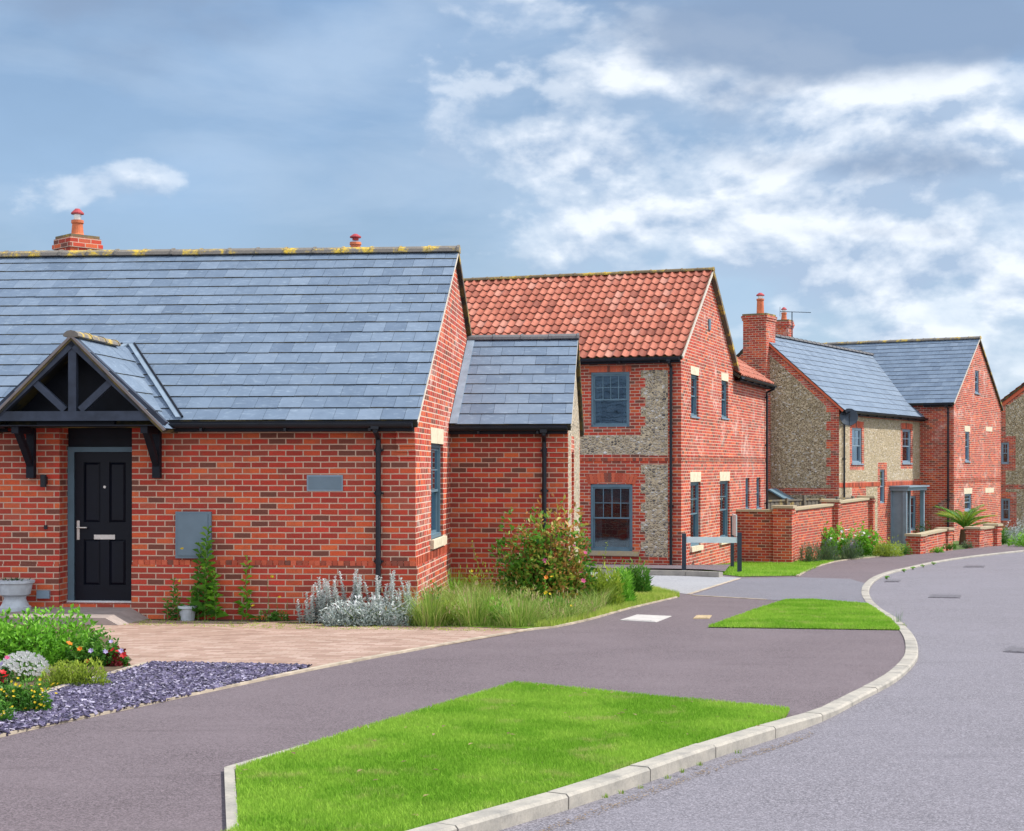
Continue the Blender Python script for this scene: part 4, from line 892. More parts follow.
panel(b_, gl, 0, GWE, zb, zz, hw_, rev=.1, matfn=mfE, sb=sbk, zb=zbk)
b_.face([gl.p(0, zz), gl.p(GWE, zz), gl.p(GWE/2, zz+k_*GWE/2)], 0); b_.face([gl.p(.5, zz-.001, .004), gl.p(GWE-.5, zz-.001, .004), gl.p(GWE/2, zz+k_*(GWE/2-.5), .004)], 1)
for o, t_ in ((FE.p(GWE, 0, 0), FE.v), (FE.p(0, 10, 0), -FE.v)): panel(b_, Wall(o, t_), 0, 10, zb, zz)
build('wall', b_, [M['brick_far'], M['flint_far']], he)
for h in hw_: sash(gl, h, he, .08, (1, 1), fw=.06, fm='frame_lt')
rf = MB(); Lr = (GWE/2+.2)*math.sqrt(1+k_*k_); zr = zz+.06-k_*.2-EYE
e5 = Vector((FE.u.x, FE.u.y, k_)).normalized(); P0 = FE.p(-.2, 10.1, zr); pantiles(rf, P0, -FE.v, e5, 10.2, Lr); deck(rf, P0, -FE.v, e5, 10.2, Lr, .08)
e6 = Vector((-FE.u.x, -FE.u.y, k_)).normalized(); P0 = FE.p(GWE+.2, -.1, zr); pantiles(rf, P0, FE.v, e6, 10.2, Lr); deck(rf, P0, FE.v, e6, 10.2, Lr, .08)
rE = build('roof', rf, [M['pantile'], M['slate_edge']], he); ridge_tiles(FE.p(GWE/2, -.1, zr+k_*(GWE/2+.2)), FE.p(GWE/2, 10.1, zr+k_*(GWE/2+.2)), FE.u, rE, 'ridge_far')
vg = MB(); verge_strip(vg, FE.p(-.18, -.012, zr-.01), FE.p(GWE/2, -.012, zr+k_*(GWE/2+.18)), -FE.v, .22, .04); build('verge', vg, M['brick_block'], rE)
# a distant red roof showing between the last two houses
wfA_ = front(FA)
def wfA_s(px): return wfA_.s(px)
# ------------------------------------------------------------------ ground sheets
def drape(name, poly, off, m, step=1.4, kind='structure', th=0.0):
    """flat sheet with the outline poly that follows the ground, lifted by off (number or function)"""
    of = off if callable(off) else (lambda x, y: off)
    bm = bmesh.new(); f = bm.faces.new([bm.verts.new((x, y, 0)) for x, y in poly])
    if f.normal.z < 0 or sum(poly[i][0]*poly[(i+1) % len(poly)][1]-poly[(i+1) % len(poly)][0]*poly[i][1] for i in range(len(poly))) < 0: bmesh.ops.reverse_faces(bm, faces=[f])
    bm.clear(); vs = [bm.verts.new((x, y, 0)) for x, y in poly]
    for tri in __import__('mathutils').geometry.tessellate_polygon([[Vector((x, y, 0)) for x, y in poly]]):
        try: bm.faces.new([vs[i] for i in tri])
        except ValueError: pass
    xs = [p[0] for p in poly]; ys = [p[1] for p in poly]
    for lo_, hi_, nrm in ((min(xs), max(xs), (1, 0, 0)), (min(ys), max(ys), (0, 1, 0))):
        k = math.ceil(lo_/step)
        while k*step < hi_:
            c = (k*step, 0, 0) if nrm[0] else (0, k*step, 0)
            bmesh.ops.bisect_plane(bm, geom=bm.verts[:]+bm.edges[:]+bm.faces[:], plane_co=c, plane_no=nrm); k += 1
    for v in bm.verts: v.co.z = gz(v.co.x, v.co.y)+of(v.co.x, v.co.y)
    bmesh.ops.recalc_face_normals(bm, faces=bm.faces[:])
    if sum(f.normal.z*f.calc_area() for f in bm.faces) < 0: bmesh.ops.reverse_faces(bm, faces=bm.faces[:])
    me = bpy.data.meshes.new(name); bm.to_mesh(me); bm.free(); me.materials.append(m); set_uv(me)
    o = bpy.data.objects.new(name, me); COL.objects.link(o)
    if kind: o['kind'] = kind
    return o
G = lambda pts, off=0: [gp(x, y, off) for x, y in pts]
# open ground to the horizon
g_ = MB(); xs = [-2500, -800, -300, -120, -60]+list(range(-40, 81, 4))+[120, 300, 800, 2500]; ys = [-300, -60, -10]+list(range(0, 140, 4))+[200, 400, 1000, 2500]
for i in range(len(xs)-1):
    for j in range(len(ys)-1):
        g_.face([(x, y, gz(x, y)-.09) for x, y in ((xs[i], ys[j]), (xs[i+1], ys[j]), (xs[i+1], ys[j+1]), (xs[i], ys[j+1]))])
build('ground', g_, M['ground'])['kind'] = 'structure'
# kerb line: road side edge
KP = [(495, 831), (560, 812), (600, 799), (654, 780), (712, 759), (766, 741.5), (809, 727), (834, 716), (865, 699), (890, 686), (906, 674), (917, 661), (918, 650), (915, 640), (907, 629.5), (896, 619.5), (883, 611.5), (872.5, 602), (869, 593), (872, 585), (881, 578), (899.7, 571.5), (929.6, 564.5), (957.5, 559.6), (989, 555.6), (1024, 551.8)]
KW = G(KP, -.03)
d0 = Vector((KW[0][0]-KW[2][0], KW[0][1]-KW[2][1])).normalized(); KW = [(KW[0][0]+d0.x*14, KW[0][1]+d0.y*14), (KW[0][0]+d0.x*1.5, KW[0][1]+d0.y*1.5)]+KW
d1_ = Vector((KW[-1][0]-KW[-3][0], KW[-1][1]-KW[-3][1])).normalized(); KW += [(KW[-1][0]+d1_.x*k+.02*k*k*.2, KW[-1][1]+d1_.y*k-.0*k) for k in (4, 9, 16, 26)]
def catmull(P, n=6):
    out = []
    for i in range(len(P)-1):
        p0, p1, p2, p3 = [Vector(P[max(0, min(len(P)-1, i+k))]) for k in (-1, 0, 1, 2)]
        for k in range(n):
            t_ = k/n; out.append(tuple(.5*((2*p1)+(p2-p0)*t_+(2*p0-5*p1+4*p2-p3)*t_*t_+(3*p1-p0-3*p2+p3)*t_**3)))
    out.append(tuple(P[-1])); return out
def resample(P, step):
    out = [Vector(P[0])]; acc = 0
    for i in range(len(P)-1):
        a, b = Vector(P[i]), Vector(P[i+1]); L = (b-a).length; t_ = step-acc
        while t_ <= L: out.append(a+(b-a)*(t_/L)); t_ += step
        acc = (acc+L) % step
    return out
KS = KW[:2]+catmull(KW[2:-4], 4)[0:]+KW[-4:]
KR = resample(KS, .457)
def offset(P, d):
    o = []
    for i, p in enumerate(P):
        a, b = P[max(0, i-1)], P[min(len(P)-1, i+1)]; t_ = (Vector(b)-Vector(a)).normalized(); o.append(Vector(p)+Vector((-t_.y, t_.x))*d)
    return o
KI = offset(KR, .125); ydrop = gp(820, 723)[1]; yfull = gp(800, 729)[1]
def kh(p): return .045 if p.y < yfull else (.010 if p.y > yfull+.95 else .045-.035*(p.y-yfull)/.95)
kb = MB(); R = random.Random(2)
i = 0
while i+2 < len(KR):
    st = 2 if KR[i].y < 14 or KR[i].y > 27 else 1
    seg = list(range(i, i+st+1)); j = R.uniform(-.003, .003)
    for k in seg[:-1]:
        a, b, c, d = KR[k], KR[k+1], KI[k+1], KI[k]
        if k == seg[0]: e = (b-a).normalized()*.006; a = a+e; d = d+e
        if k == seg[-2]: e = (b-a).normalized()*.006; b = b-e; c = c-e
        ha, hb_ = kh(KR[k])+j, kh(KR[k+1])+j; v_ = R.random()
        low = [Vector((q.x, q.y, gz(q.x, q.y)-.12)) for q in (a, b, c, d)]
        a1, b1 = a+(d-a)*.12, b+(c-b)*.12
        top = [Vector((q.x, q.y, gz(q.x, q.y)+h)) for q, h in ((a1, ha), (b1, hb_), (c, hb_), (d, ha))]
        mid = [Vector((q.x, q.y, gz(q.x, q.y)+h-.014)) for q, h in ((a, ha), (b, hb_), (c, hb_), (d, ha))]
        kb.face(top, 0, v_); kb.face([low[0], low[1], mid[1], mid[0]], 0, v_); kb.face([mid[0], mid[1], top[1], top[0]], 0, v_)
        kb.face([low[2], low[3], top[3], top[2]], 0, v_)
        if k == seg[0]: kb.face([low[3], low[0], mid[0], top[0], top[3]], 0, v_)
        if k == seg[-2]: kb.face([low[1], low[2], top[2], top[1], mid[1]], 0, v_)
    i += st
kerb = build('kerb', kb, M['kerb']); kerb['kind'] = 'structure'
road_edge = [tuple(p+(KI[i]-p)*.3) for i, p in enumerate(KR)]
road = drape('road', road_edge+[(90, KR[-1].y+8), (90, -25), (road_edge[0][0], -25)], -.032, M['road'], 2.0)
pv_edge = [tuple(p+(KI[i]-p)*.7) for i, p in enumerate(KR)]
W2P = G([(1060, 541), (1000, 545), (965, 549), (925, 553.5), (907, 555), (880, 557), (845, 560.5)])
drape('pavement', pv_edge+[(pv_edge[-1][0]-2, pv_edge[-1][1]+9)]+[(19.5, 54.5)]+W2P+[(7.6, 42.5), (5, 41), (3.9, 36.2), (-6, 38), (-45, 38), (-45, -25), (pv_edge[0][0], -25)], 0.0, M['pave'], 2.0)
drape('side_drive', G([(651, 590), (690, 594.5), (742, 578), (703, 575.5), (640, 574.5)])+[(1.5, 34.6), (-3, 35), (-3, 29), (1.2, 28.2)], .004, M['side'])
drape('driveway', G([(691, 595.5), (777, 600.5), (866, 605.5), (866.5, 594), (870, 585), (850, 579), (800, 577.5), (743, 578.5)]), .004, M['drive'])
blk = G([(312, 668), (420, 650), (534, 630), (500, 627.5), (400, 625.5), (300, 622.5), (200, 620), (90, 618), (0, 619), (-150, 621), (-150, 700), (0, 664)])
drape('block_paving', blk, .006, M['block'])
sl_ = MB(); dsl = Wall(FA.p(0, .30, 0), FA.u)
for (a_, b_x, za_, zb_2) in ((wfA_s(-260), dh[0]+.002, -1.855, -1.835), (dh[0]+.002, dh[1]-.002, -1.835, -1.835), (dh[1]-.002, wfA_s(150), -1.835, -1.96)):
    din = .30 if a_ == dh[0]+.002 else -.002; zin = (zd-.022-EYE) if din > 0 else None
    T_ = [FA.p(a_, -1.0, za_-.02), FA.p(b_x, -1.0, zb_2-.02), FA.p(b_x, 0, (zb_2+.015) if b_x < wfA_s(140) else zb_2), FA.p(a_, 0, za_+.015)]
    sl_.hexa([p-Vector((0, 0, .3)) for p in T_], T_)
    if din > 0: q4_ = [T_[3], T_[2], FA.p(b_x, .26, zin), FA.p(a_, .26, zin)]; sl_.hexa([p-Vector((0, 0, .3)) for p in q4_], q4_)
build('door_slab', sl_, M['slab'])['kind'] = 'structure'
drape('soil_strip', G([(132, 620.2), (200, 621), (300, 623.5), (400, 626.5)])+[(FA.p(-.2, .0, 0).x, FA.p(-.2, 0, 0).y), (FA.p(wfA_s(133), 0, 0).x, FA.p(wfA_s(133), 0, 0).y)], .012, M['soil'])
GRV = G([(312, 668), (153, 664.5), (112, 676), (60, 690), (20, 712), (0, 724), (-60, 744), (-60, 758), (0, 737), (112, 713), (187, 697)])
drape('gravel_bed', GRV, .010, M['soil'])
BED = G([(-150, 618), (20, 622), (85, 626), (110, 640), (132, 661), (112, 676), (60, 690), (20, 712), (0, 724), (-60, 744), (-150, 775)])
drape('flower_bed', BED, lambda x, y: .014, M['soil'])
WB = G([(404, 626.5), (470, 627.5), (534, 629.5), (553, 628), (591, 619.5), (630, 608.5), (680, 596.5), (651, 590)])+[(2.6, 29.2), (1.9, 29.5), (1.25, 27.6), (.85, 22.9), (-.95, 23.05), (-1.25, 19.6)]
drape('wild_bed', WB, .012, M['turf'])
def strip(name, px, wd, off, m, h=.02):
    P = resample(catmull(G(px), 4), .25); Q = offset(P, wd); s_ = MB()
    for k in range(len(P)-1):
        q = [P[k], Q[k], Q[k+1], P[k+1]]
        if (q[1]-q[0]).cross(q[3]-q[0]) < 0: q = [q[0], q[3], q[2], q[1]]
        s_.hexa([(p.x, p.y, gz(p.x, p.y)+off-.03) for p in q], [(p.x, p.y, gz(p.x, p.y)+off+h) for p in q])
    o = build(name, s_, m); o['kind'] = 'structure'; return o
strip('path_edging', [(-60, 758), (0, 737.5), (112, 713), (187, 697), (320, 669), (420, 650), (534, 630), (553, 628.3), (591, 620), (630, 609), (680, 597)], .06, .0, M['edging'])
strip('bed_edging', [(-20, 728), (20, 713), (60, 692), (112, 677), (153, 665)], .06, .0, M['edging'], .035)
strip('lawn_edging', [(228, 850), (226.5, 831), (224, 769.5)], -.055, .0, M['kerb'], .022)
strip('lawn_edging', [(224, 769.5), (352, 732.5), (450, 703.5), (512, 684.5)], -.045, .0, M['kerb'], .014)
strip('path_edging', [(691, 595.5), (777, 600.5)], .07, .0, M['edging'], .008)
strip('path_edging', [(690, 594.5), (742, 578.2)], .06, .0, M['edging'], .008)
strip('path_edging', [(799, 576.5), (821, 566), (845, 560.5), (880, 557), (905, 555.5)], .06, .0, M['edging'], .025)
# full height kerb of the side drive in front of the pantile house
kb = MB(); P = resample([tuple(p) for p in G([(600, 575), (660, 575.5), (703, 576.5), (742, 579)])], .9); Q = offset(P, .13)
for k in range(len(P)-1):
    d = (P[k+1]-P[k]).normalized()*.006; q = [P[k]+d, P[k+1]-d, Q[k+1]-d, Q[k]+d]; kb.hexa([(p.x, p.y, gz(p.x, p.y)-.1) for p in q], [(p.x, p.y, gz(p.x, p.y)+.11-(.09 if k >= len(P)-3 and 0 else 0)) for p in q])
o = build('side_drive_kerb', kb, M['kerb']); o['kind'] = 'structure'
drape('verge_strip', G([(600, 572.5), (660, 572.5), (703, 573.5), (725, 575.5)])+[(5.3, 37.5), (3.9, 36.2), (-2, 38)], .09, M['pave'])
# lawns
kin = [tuple(p) for p in KI]
i0 = min(range(len(KR)), key=lambda k: abs(KR[k].y-5.05)); i1 = min(range(len(KR)), key=lambda k: abs(KR[k].y-gp(797, 727)[1])+(0 if k < len(KR)/2 else 99))
L1 = kin[i0:i1+1]+G([(790, 714), (700, 703), (600, 693), (515, 684.5), (352, 733.5), (236, 771)])+[gp(238, 831)]
def kdist(x, y): return min((Vector((x, y))-p).length for p in KI[max(0, i0-2):i1+3])
lo1 = lambda x, y: .012+.024*max(0, 1-kdist(x, y)/1.1)
drape('lawn', L1, lo1, M['turf'], .35)
L2 = G([(708, 627.8), (735, 618), (760, 609), (786, 600.8), (814, 600.5), (868, 605), (880, 613), (892, 621.5), (900, 630.5)])
drape('lawn', L2, .012, M['turf'], .8)
L3 = G([(704, 573), (742, 577), (799, 576), (821, 565.7), (835, 561.5), (793, 561), (745, 561)])+[(5.9, 41.4), (4.6, 38)]
drape('lawn', L3, .012, M['turf'], 1.0)
def in_poly(P, x, y):
    P = np.array(P); n = len(P); ins = np.zeros(len(x), bool); j = n-1
    for i in range(n):
        xi, yi = P[i]; xj, yj = P[j]
        c = ((yi > y) != (yj > y)) & (x < (xj-xi)*(y-yi)/(yj-yi+1e-12)+xi); ins ^= c; j = i
    return ins
def ngz(x, y):
    yy = np.clip(y, -30, 129); return -1.45-.0285*yy+.00011*yy*yy-.17*np.exp(-((x-6.5)**2+(y-41.5)**2)/36)+EYE
def scatter(poly, n):
    P = np.array(poly); lo_, hi_ = P.min(0), P.max(0); x, y = [], []
    tot = 0; X = np.empty(0); Y = np.empty(0)
    while len(X) < n:
        a = RNG.uniform(lo_[0], hi_[0], n); b = RNG.uniform(lo_[1], hi_[1], n); k = in_poly(poly, a, b); X = np.append(X, a[k]); Y = np.append(Y, b[k])
    return X[:n], Y[:n]
def blades(name, poly, n, h, wd, m, off=.01, hv=.4, lean=.9, label=None, cat='grass', offn=None, hfn=None, wild=0.0):
    x, y = scatter(poly, n); z = ngz(x, y)+(offn(x, y) if offn else off)
    H = h*RNG.uniform(1-hv, 1+hv, n)
    if hfn is not None: H = H*hfn(x, y)
    a = RNG.uniform(0, 2*np.pi, n); la = RNG.uniform(0, 2*np.pi, n); ll = RNG.uniform(0, lean, n)*H
    w2 = wd*RNG.uniform(.7, 1.3, n)/2; dx_, dy_ = np.cos(a)*w2, np.sin(a)*w2; tx, ty = np.cos(la)*ll, np.sin(la)*ll
    V = np.stack([np.stack([x-dx_, y-dy_, z-.01], 1), np.stack([x+dx_, y+dy_, z-.01], 1), np.stack([x+dx_*.7+tx*.4, y+dy_*.7+ty*.4, z+H*.6], 1), np.stack([x-dx_*.7+tx*.4, y-dy_*.7+ty*.4, z+H*.6], 1), np.stack([x+tx, y+ty, z+H], 1)], 1).reshape(-1, 3)
    base = np.arange(n)*5
    me = bpy.data.meshes.new(name); me.vertices.add(5*n); me.vertices.foreach_set('co', V.astype('f').ravel())
    li = np.stack([base, base+1, base+2, base+3, base+3, base+2, base+4], 1).ravel(); me.loops.add(7*n); me.loops.foreach_set('vertex_index', li.astype('i'))
    me.polygons.add(2*n); me.polygons.foreach_set('loop_start', np.stack([np.arange(n)*7, np.arange(n)*7+4], 1).ravel().astype('i')); 
    try: me.polygons.foreach_set('loop_total', np.tile([4, 3], n).astype('i'))
    except Exception: pass
    me.update(); me.validate(); me.materials.append(m)
    at_ = me.attributes.new('var', 'FLOAT', 'FACE'); at_.data.foreach_set('value', np.repeat(RNG.random(n), 2).astype('f'))
    o = bpy.data.objects.new(name, me); COL.objects.link(o); return tag(o, label, cat, None, 'stuff')
KIa = np.array([tuple(p) for p in KI[max(0, i0-2):i1+3]])
def off1(x, y):
    d = np.full(len(x), 9.0)
    for a in KIa: d = np.minimum(d, np.hypot(x-a[0], y-a[1]))
    return .010+.024*np.clip(1-d/1.1, 0, 1)
blades('lawn_grass', L1, 170000, .026, .005, M['grass'], offn=off1, label='bright green mown grass of the near lawn beside the kerb')
blades('lawn_grass', L2, 50000, .028, .008, M['grass'], label='bright green mown grass of the far lawn by the curve of the kerb')
blades('lawn_grass', L3, 20000, .04, .012, M['grass'], label='mown grass in front of the tall brick boundary wall')
# slate chippings
x, y = scatter(GRV, 11000); z = ngz(x, y); mb = MB(); R = random.Random(8)
for i in range(len(x)):
    a = R.uniform(0, 6.28); t1 = R.gauss(0, .35); t2 = R.gauss(0, .35); ax = Vector((math.cos(a), math.sin(a), t1)).normalized(); ay = Vector((-math.sin(a), math.cos(a), t2)).normalized(); az = ax.cross(ay).normalized()
    mb.box((x[i], y[i], z[i]+.016+R.random()*.014), R.uniform(.02, .055), R.uniform(.014, .034), R.uniform(.004, .010), ax, ay, az, var=R.random())
tag(build('slate_chippings', mb, M['chip']), 'purple slate chippings filling the strip beside the footpath', 'gravel', kind='stuff')
# covers in the footpath and the road
def cover(name, px, m, frame, label, cat, off=.008, group=None):
    P = G(px); c = sum((Vector(p) for p in P), Vector((0, 0)))/4; h = MB(); zc = lambda p, o: (p.x, p.y, gz(p.x, p.y)+o)
    Q = [Vector(p) for p in P]
    if (Q[1]-Q[0]).cross(Q[2]-Q[0]) < 0: Q = Q[::-1]
    h.hexa([zc(p, off-.04) for p in Q], [zc(p, off) for p in Q]); o = thing(name, (c.x, c.y, gz(c.x, c.y)), label, cat, group)
    build('frame', h, M[frame], o); I = [c+(q-c)*.86 for q in Q]; h = MB(); h.hexa([zc(p, off-.03) for p in I], [zc(p, off+.004) for p in I])
    n = 3
    for k in range(n+1):
        a = I[0]+(I[1]-I[0])*(k+.5)/(n+1); b = I[3]+(I[2]-I[3])*(k+.5)/(n+1); w_ = (I[1]-I[0]).normalized()*.008
        h.hexa([zc(p, off+.003) for p in (a-w_, a+w_, b+w_, b-w_)], [zc(p, off+.007) for p in (a-w_, a+w_, b+w_, b-w_)])
    build('lid', h, M[m], o); return o
cover('inspection_cover', [(620, 620.5), (656, 622.5), (671.5, 616.5), (637, 615)], 'cover_pale', 'cover_pale', 'large pale inspection cover in the footpath left of the small lawn', 'manhole cover')
cover('stopcock_cover', [(693, 619), (709, 619), (712, 615.8), (696.5, 615.8)], 'cover_yel', 'cover_yel', 'small yellowish stopcock cover in the footpath near the small lawn', 'manhole cover')
cover('road_gully', [(928, 595.8), (960, 596.3), (961, 593.2), (931, 592.8)], 'iron', 'iron', 'long dark iron gully cover in the middle of the road bend', 'drain cover', -.024)
cover('road_gully', [(884, 580.5), (899, 580.5), (901, 578.6), (886, 578.6)], 'iron', 'iron', 'small dark gully grate beside the dropped kerb on the bend', 'drain cover', -.024)
cover('road_gully', [(963, 566), (984, 566), (985, 564.4), (965, 564.4)], 'iron', 'iron', 'farthest dark gully cover in the road near the low wall', 'drain cover', -.024)
cover('manhole_cover', [(1003, 649), (1040, 651), (1043, 646), (1008, 644.5)], 'iron', 'iron', 'round worn dark manhole cover at the right edge of the road', 'manhole cover', -.024)
cover('manhole_cover', [(1003, 649), (1040, 651), (1043, 646), (1008, 644.5)], 'iron', 'iron', 'x', 'manhole cover', -.024) if False else None

# ------------------------------------------------------------------ boundary walls, fence, sign
def brick_run(mb, A, B, z0, z1, th, z0b=None, z1b=None, mi=0):
    A, B = Vector(A), Vector(B); t_ = (B-A).normalized(); n_ = Vector((t_.y, -t_.x, 0))*th/2; z0b = z0 if z0b is None else z0b; z1b = z1 if z1b is None else z1b
    V_ = lambda p, z: Vector((p.x, p.y, z))
    mb.hexa([V_(A+n_, z0), V_(B+n_, z0b), V_(B-n_, z0b), V_(A-n_, z0)], [V_(A+n_, z1), V_(B+n_, z1b), V_(B-n_, z1b), V_(A-n_, z1)], mi)
def pillar(par, c, u, w_, z0, z1, m='brick'):
    v_ = Vector((-u.y, u.x, 0)); s_ = MB(); s_.box((c.x, c.y, (z0+z1)/2), w_, w_, z1-z0, u, v_); s_.box((c.x, c.y, z1-.11), w_+.05, w_+.05, .07, u, v_)
    p = build('pillar', s_, M[m], par); s_ = MB(); s_.box((c.x, c.y, z1+.035), w_+.09, w_+.09, .07, u, v_); cap = build('cap', s_, M['cope'], p); bev(cap, .02); return p
def seg(par, A, B, zA0, zB0, zA1, zB1, th=.22, m='brick'):
    s_ = MB(); brick_run(s_, A, B, zA0, zA1, th, zB0, zB1); wl = build('wall_panel', s_, M[m], par)
    s_ = MB(); brick_run(s_, A, B, zA1, zA1+.065, th+.09, zB1, zB1+.065); bev(build('coping', s_, M['cope'], wl), .015)
uB, vB = FB.u, FB.v
wrB = right(FB); jx = wrB.s(737); J = FB.p(0, jx, 0); J.z = 0
p1 = J+uB*(((784-512)/1550*J.y-J.x)/(uB.x-(784-512)/1550*uB.y)); p1 = Vector((p1.x, p1.y, 0))
ztop1 = (466-512)/1550*p1.y+EYE; 
w1 = thing('boundary_wall', (p1.x, p1.y, gz(p1.x, p1.y)), 'tall red brick boundary wall with pale coping and capped pillars', 'wall')
zb_ = gz(p1.x, p1.y)-.4
seg(w1, J, p1, zb_, zb_, ztop1, ztop1, m='brick')
pillar(w1, p1, uB, .50, zb_, (466-508)/1550*p1.y+EYE)
kk = lambda px, ref, dirv: ref+dirv*(((px-512)/1550*ref.y-ref.x)/(dirv.x-(px-512)/1550*dirv.y))
p2 = Vector(((831-512)/1550*46.6, 46.6, 0)); p3 = Vector(((866.5-512)/1550*52, 52, 0)); o_ = uB*.0
zc = lambda p, py: (466-py)/1550*p.y+EYE
seg(w1, p1, p2, zb_, zb_-.1, zc(p1, 511), zc(p2, 505.5)); seg(w1, p2, p3, zb_, zb_-.1, zc(p2, 504), zc(p3, 499.5))
pillar(w1, p2, uB, .50, zb_-.1, zc(p2, 502)); pillar(w1, p3, uB, .50, zb_-.2, zc(p3, 498))
# low wall in front of the cottage
q1 = Vector((*gp(915, 554), 0)); q1.y += .25
uC, vC = FC.u, FC.v; q1.x = (916-512)/1550*q1.y
w2 = thing('low_garden_wall', (q1.x, q1.y, gz(q1.x, q1.y)), 'low red brick garden wall with stone caps beside the footpath bend', 'wall')
q4 = Vector((*gp(994, 545.5), 0)); dW = (q4-q1).normalized()
q2 = kk(960, q1, dW)+Vector((-dW.y, dW.x, 0))*.5; q3 = kk(975, q1, dW); q4 = kk(993, q1, dW)
def sg2(a, b, ya, yb): seg(w2, a, b, gz(a.x, a.y)-.3, gz(b.x, b.y)-.3, zc(a, ya), zc(b, yb), .2, 'brick_far')
sg2(q1, q2, 536.5, 530.5); sg2(q3, q4, 530, 527.5)
for q, y_, w_ in ((q1, 534, .42), (q2, 528, .40), (q3, 527, .44), (q4, 524, .42)): pillar(w2, q, dW, w_, gz(q.x, q.y)-.3, zc(q, y_+.0)-.06, 'brick_far')
# timber fence and shed behind
fa, fb_ = at(764, 498.5, 46.6), at(853, 498.8, 50.9)
fn = thing('timber_fence', (fa.x, fa.y, gz(fa.x, fa.y)), 'weathered grey timber board fence behind the brick boundary wall', 'fence')
d = Vector((fb_.x-fa.x, fb_.y-fa.y, 0)); Lf = d.length; d.normalize(); nv = Vector((d.y, -d.x, 0)); fb = MB(); k = 0
while k*.125 < Lf:
    p = fa+d*(k*.125+.06); zt2 = fa.z+(fb_.z-fa.z)*(k*.125/Lf)-.05; fb.box((p.x+nv.x*(.012 if k % 2 else 0), p.y+nv.y*(.012 if k % 2 else 0), (zt2+zt2-1.8)/2), .135, .02, 1.8, d, nv, var=random.random()); k += 1
build('board_panel', fb, M['wood'], fn)
s_ = MB(); c = (fa+fb_)/2; s_.box((c.x, c.y, c.z-.025), Lf, .09, .05, d, nv); build('top_rail', s_, M['wood'], fn)
for k in range(5):
    s_ = MB(); p = fa+d*(Lf*(.22+.19*k)); s_.box((p.x+nv.x*.05, p.y+nv.y*.05, p.z-.8-(.04 if k != 1 else 0)), .09, .09, 1.66 if k != 1 else 1.76, d, nv); build('post', s_, M['wood'], fn)
c = at(769, 489, 50.0); sh_ = thing('garden_shed', (c.x, c.y, gz(c.x, c.y)), 'small shed with dark blue pitched roof peeping over the fence', 'shed')
s_ = MB(); F2 = Frame(c.x, c.y, .3)
zt2 = c.z-EYE; s_.hexa([F2.p(-.9, 0, zt2-2), F2.p(.9, 0, zt2-2), F2.p(.9, 1.8, zt2-2), F2.p(-.9, 1.8, zt2-2)], [F2.p(-.9, 0, zt2-.52), F2.p(.9, 0, zt2-.52), F2.p(.9, 1.8, zt2-.52), F2.p(-.9, 1.8, zt2-.52)])
s_.face([F2.p(-.9, 0, zt2-.52), F2.p(.9, 0, zt2-.52), F2.p(0, 0, zt2-.04)]); build('wall', s_, M['wood'], sh_)
s_ = MB()
for sg in (-1, 1): 
    q = [F2.p(sg*1.05, -.1, zt2-.62), F2.p(0, -.1, zt2), F2.p(0, 1.9, zt2), F2.p(sg*1.05, 1.9, zt2-.62)]
    if sg > 0: q = q[::-1]
    s_.hexa([p-Vector((0, 0, .05)) for p in q], q)
build('roof', s_, M['frame'], sh_)
# street name board on two posts, and the upright board beside it
pl_ = Vector((*gp(684, 571.5), 0)); pr2 = Vector((*gp(739.5, 573.5), 0)); pl_.y = pr2.y+.15; pl_.x = (684-512)/1550*pl_.y
sg_ = thing('street_sign', (pr2.x, pr2.y, gz(pr2.x, pr2.y)), 'blank pale street name board between two short dark posts on the grass', 'sign')
d = (pr2-pl_).normalized(); nv = Vector((d.y, -d.x, 0))
for p, yt in ((pl_, 533.5), (pr2, 532.5)):
    s_ = MB(); z1_ = zc(p, yt); s_.box((p.x, p.y, (z1_+gz(p.x, p.y)-.3)/2), .095, .075, z1_-gz(p.x, p.y)+.3, d, nv); bev(build('post', s_, M['post'], sg_), .006)
s_ = MB(); c = (pl_+pr2)/2; za, zb2 = zc(c, 537), zc(c, 542.8); s_.box((c.x, c.y, (za+zb2)/2)+0*nv if False else (c.x+nv.x*.0, c.y+nv.y*.0, (za+zb2)/2), (pr2-pl_).length-.097, .03, za-zb2, d, nv); bev(build('board', s_, M['signface'], sg_), .004)
a, b = at(736.6, 515, 36.4), at(732.2, 515, 37.3); s_ = MB(); h_ = .5; d = Vector((b.x-a.x, b.y-a.y, 0)); Ls = d.length; d.normalize(); nv = Vector((d.y, -d.x, 0)); c = (a+b)/2
s2 = thing('upright_sign', (c.x, c.y, gz(c.x, c.y)), 'narrow pale board turned edge-on behind the right post of the street sign', 'sign')
s_.box((c.x, c.y, a.z-h_/2), Ls, .025, h_, d, nv); build('board', s_, M['signface'], s2); s_ = MB(); s_.box((b.x, b.y, (a.z+gz(b.x, b.y))/2-.1), .08, .08, a.z-gz(b.x, b.y)+.1, d, nv); build('post', s_, M['post'], s2)
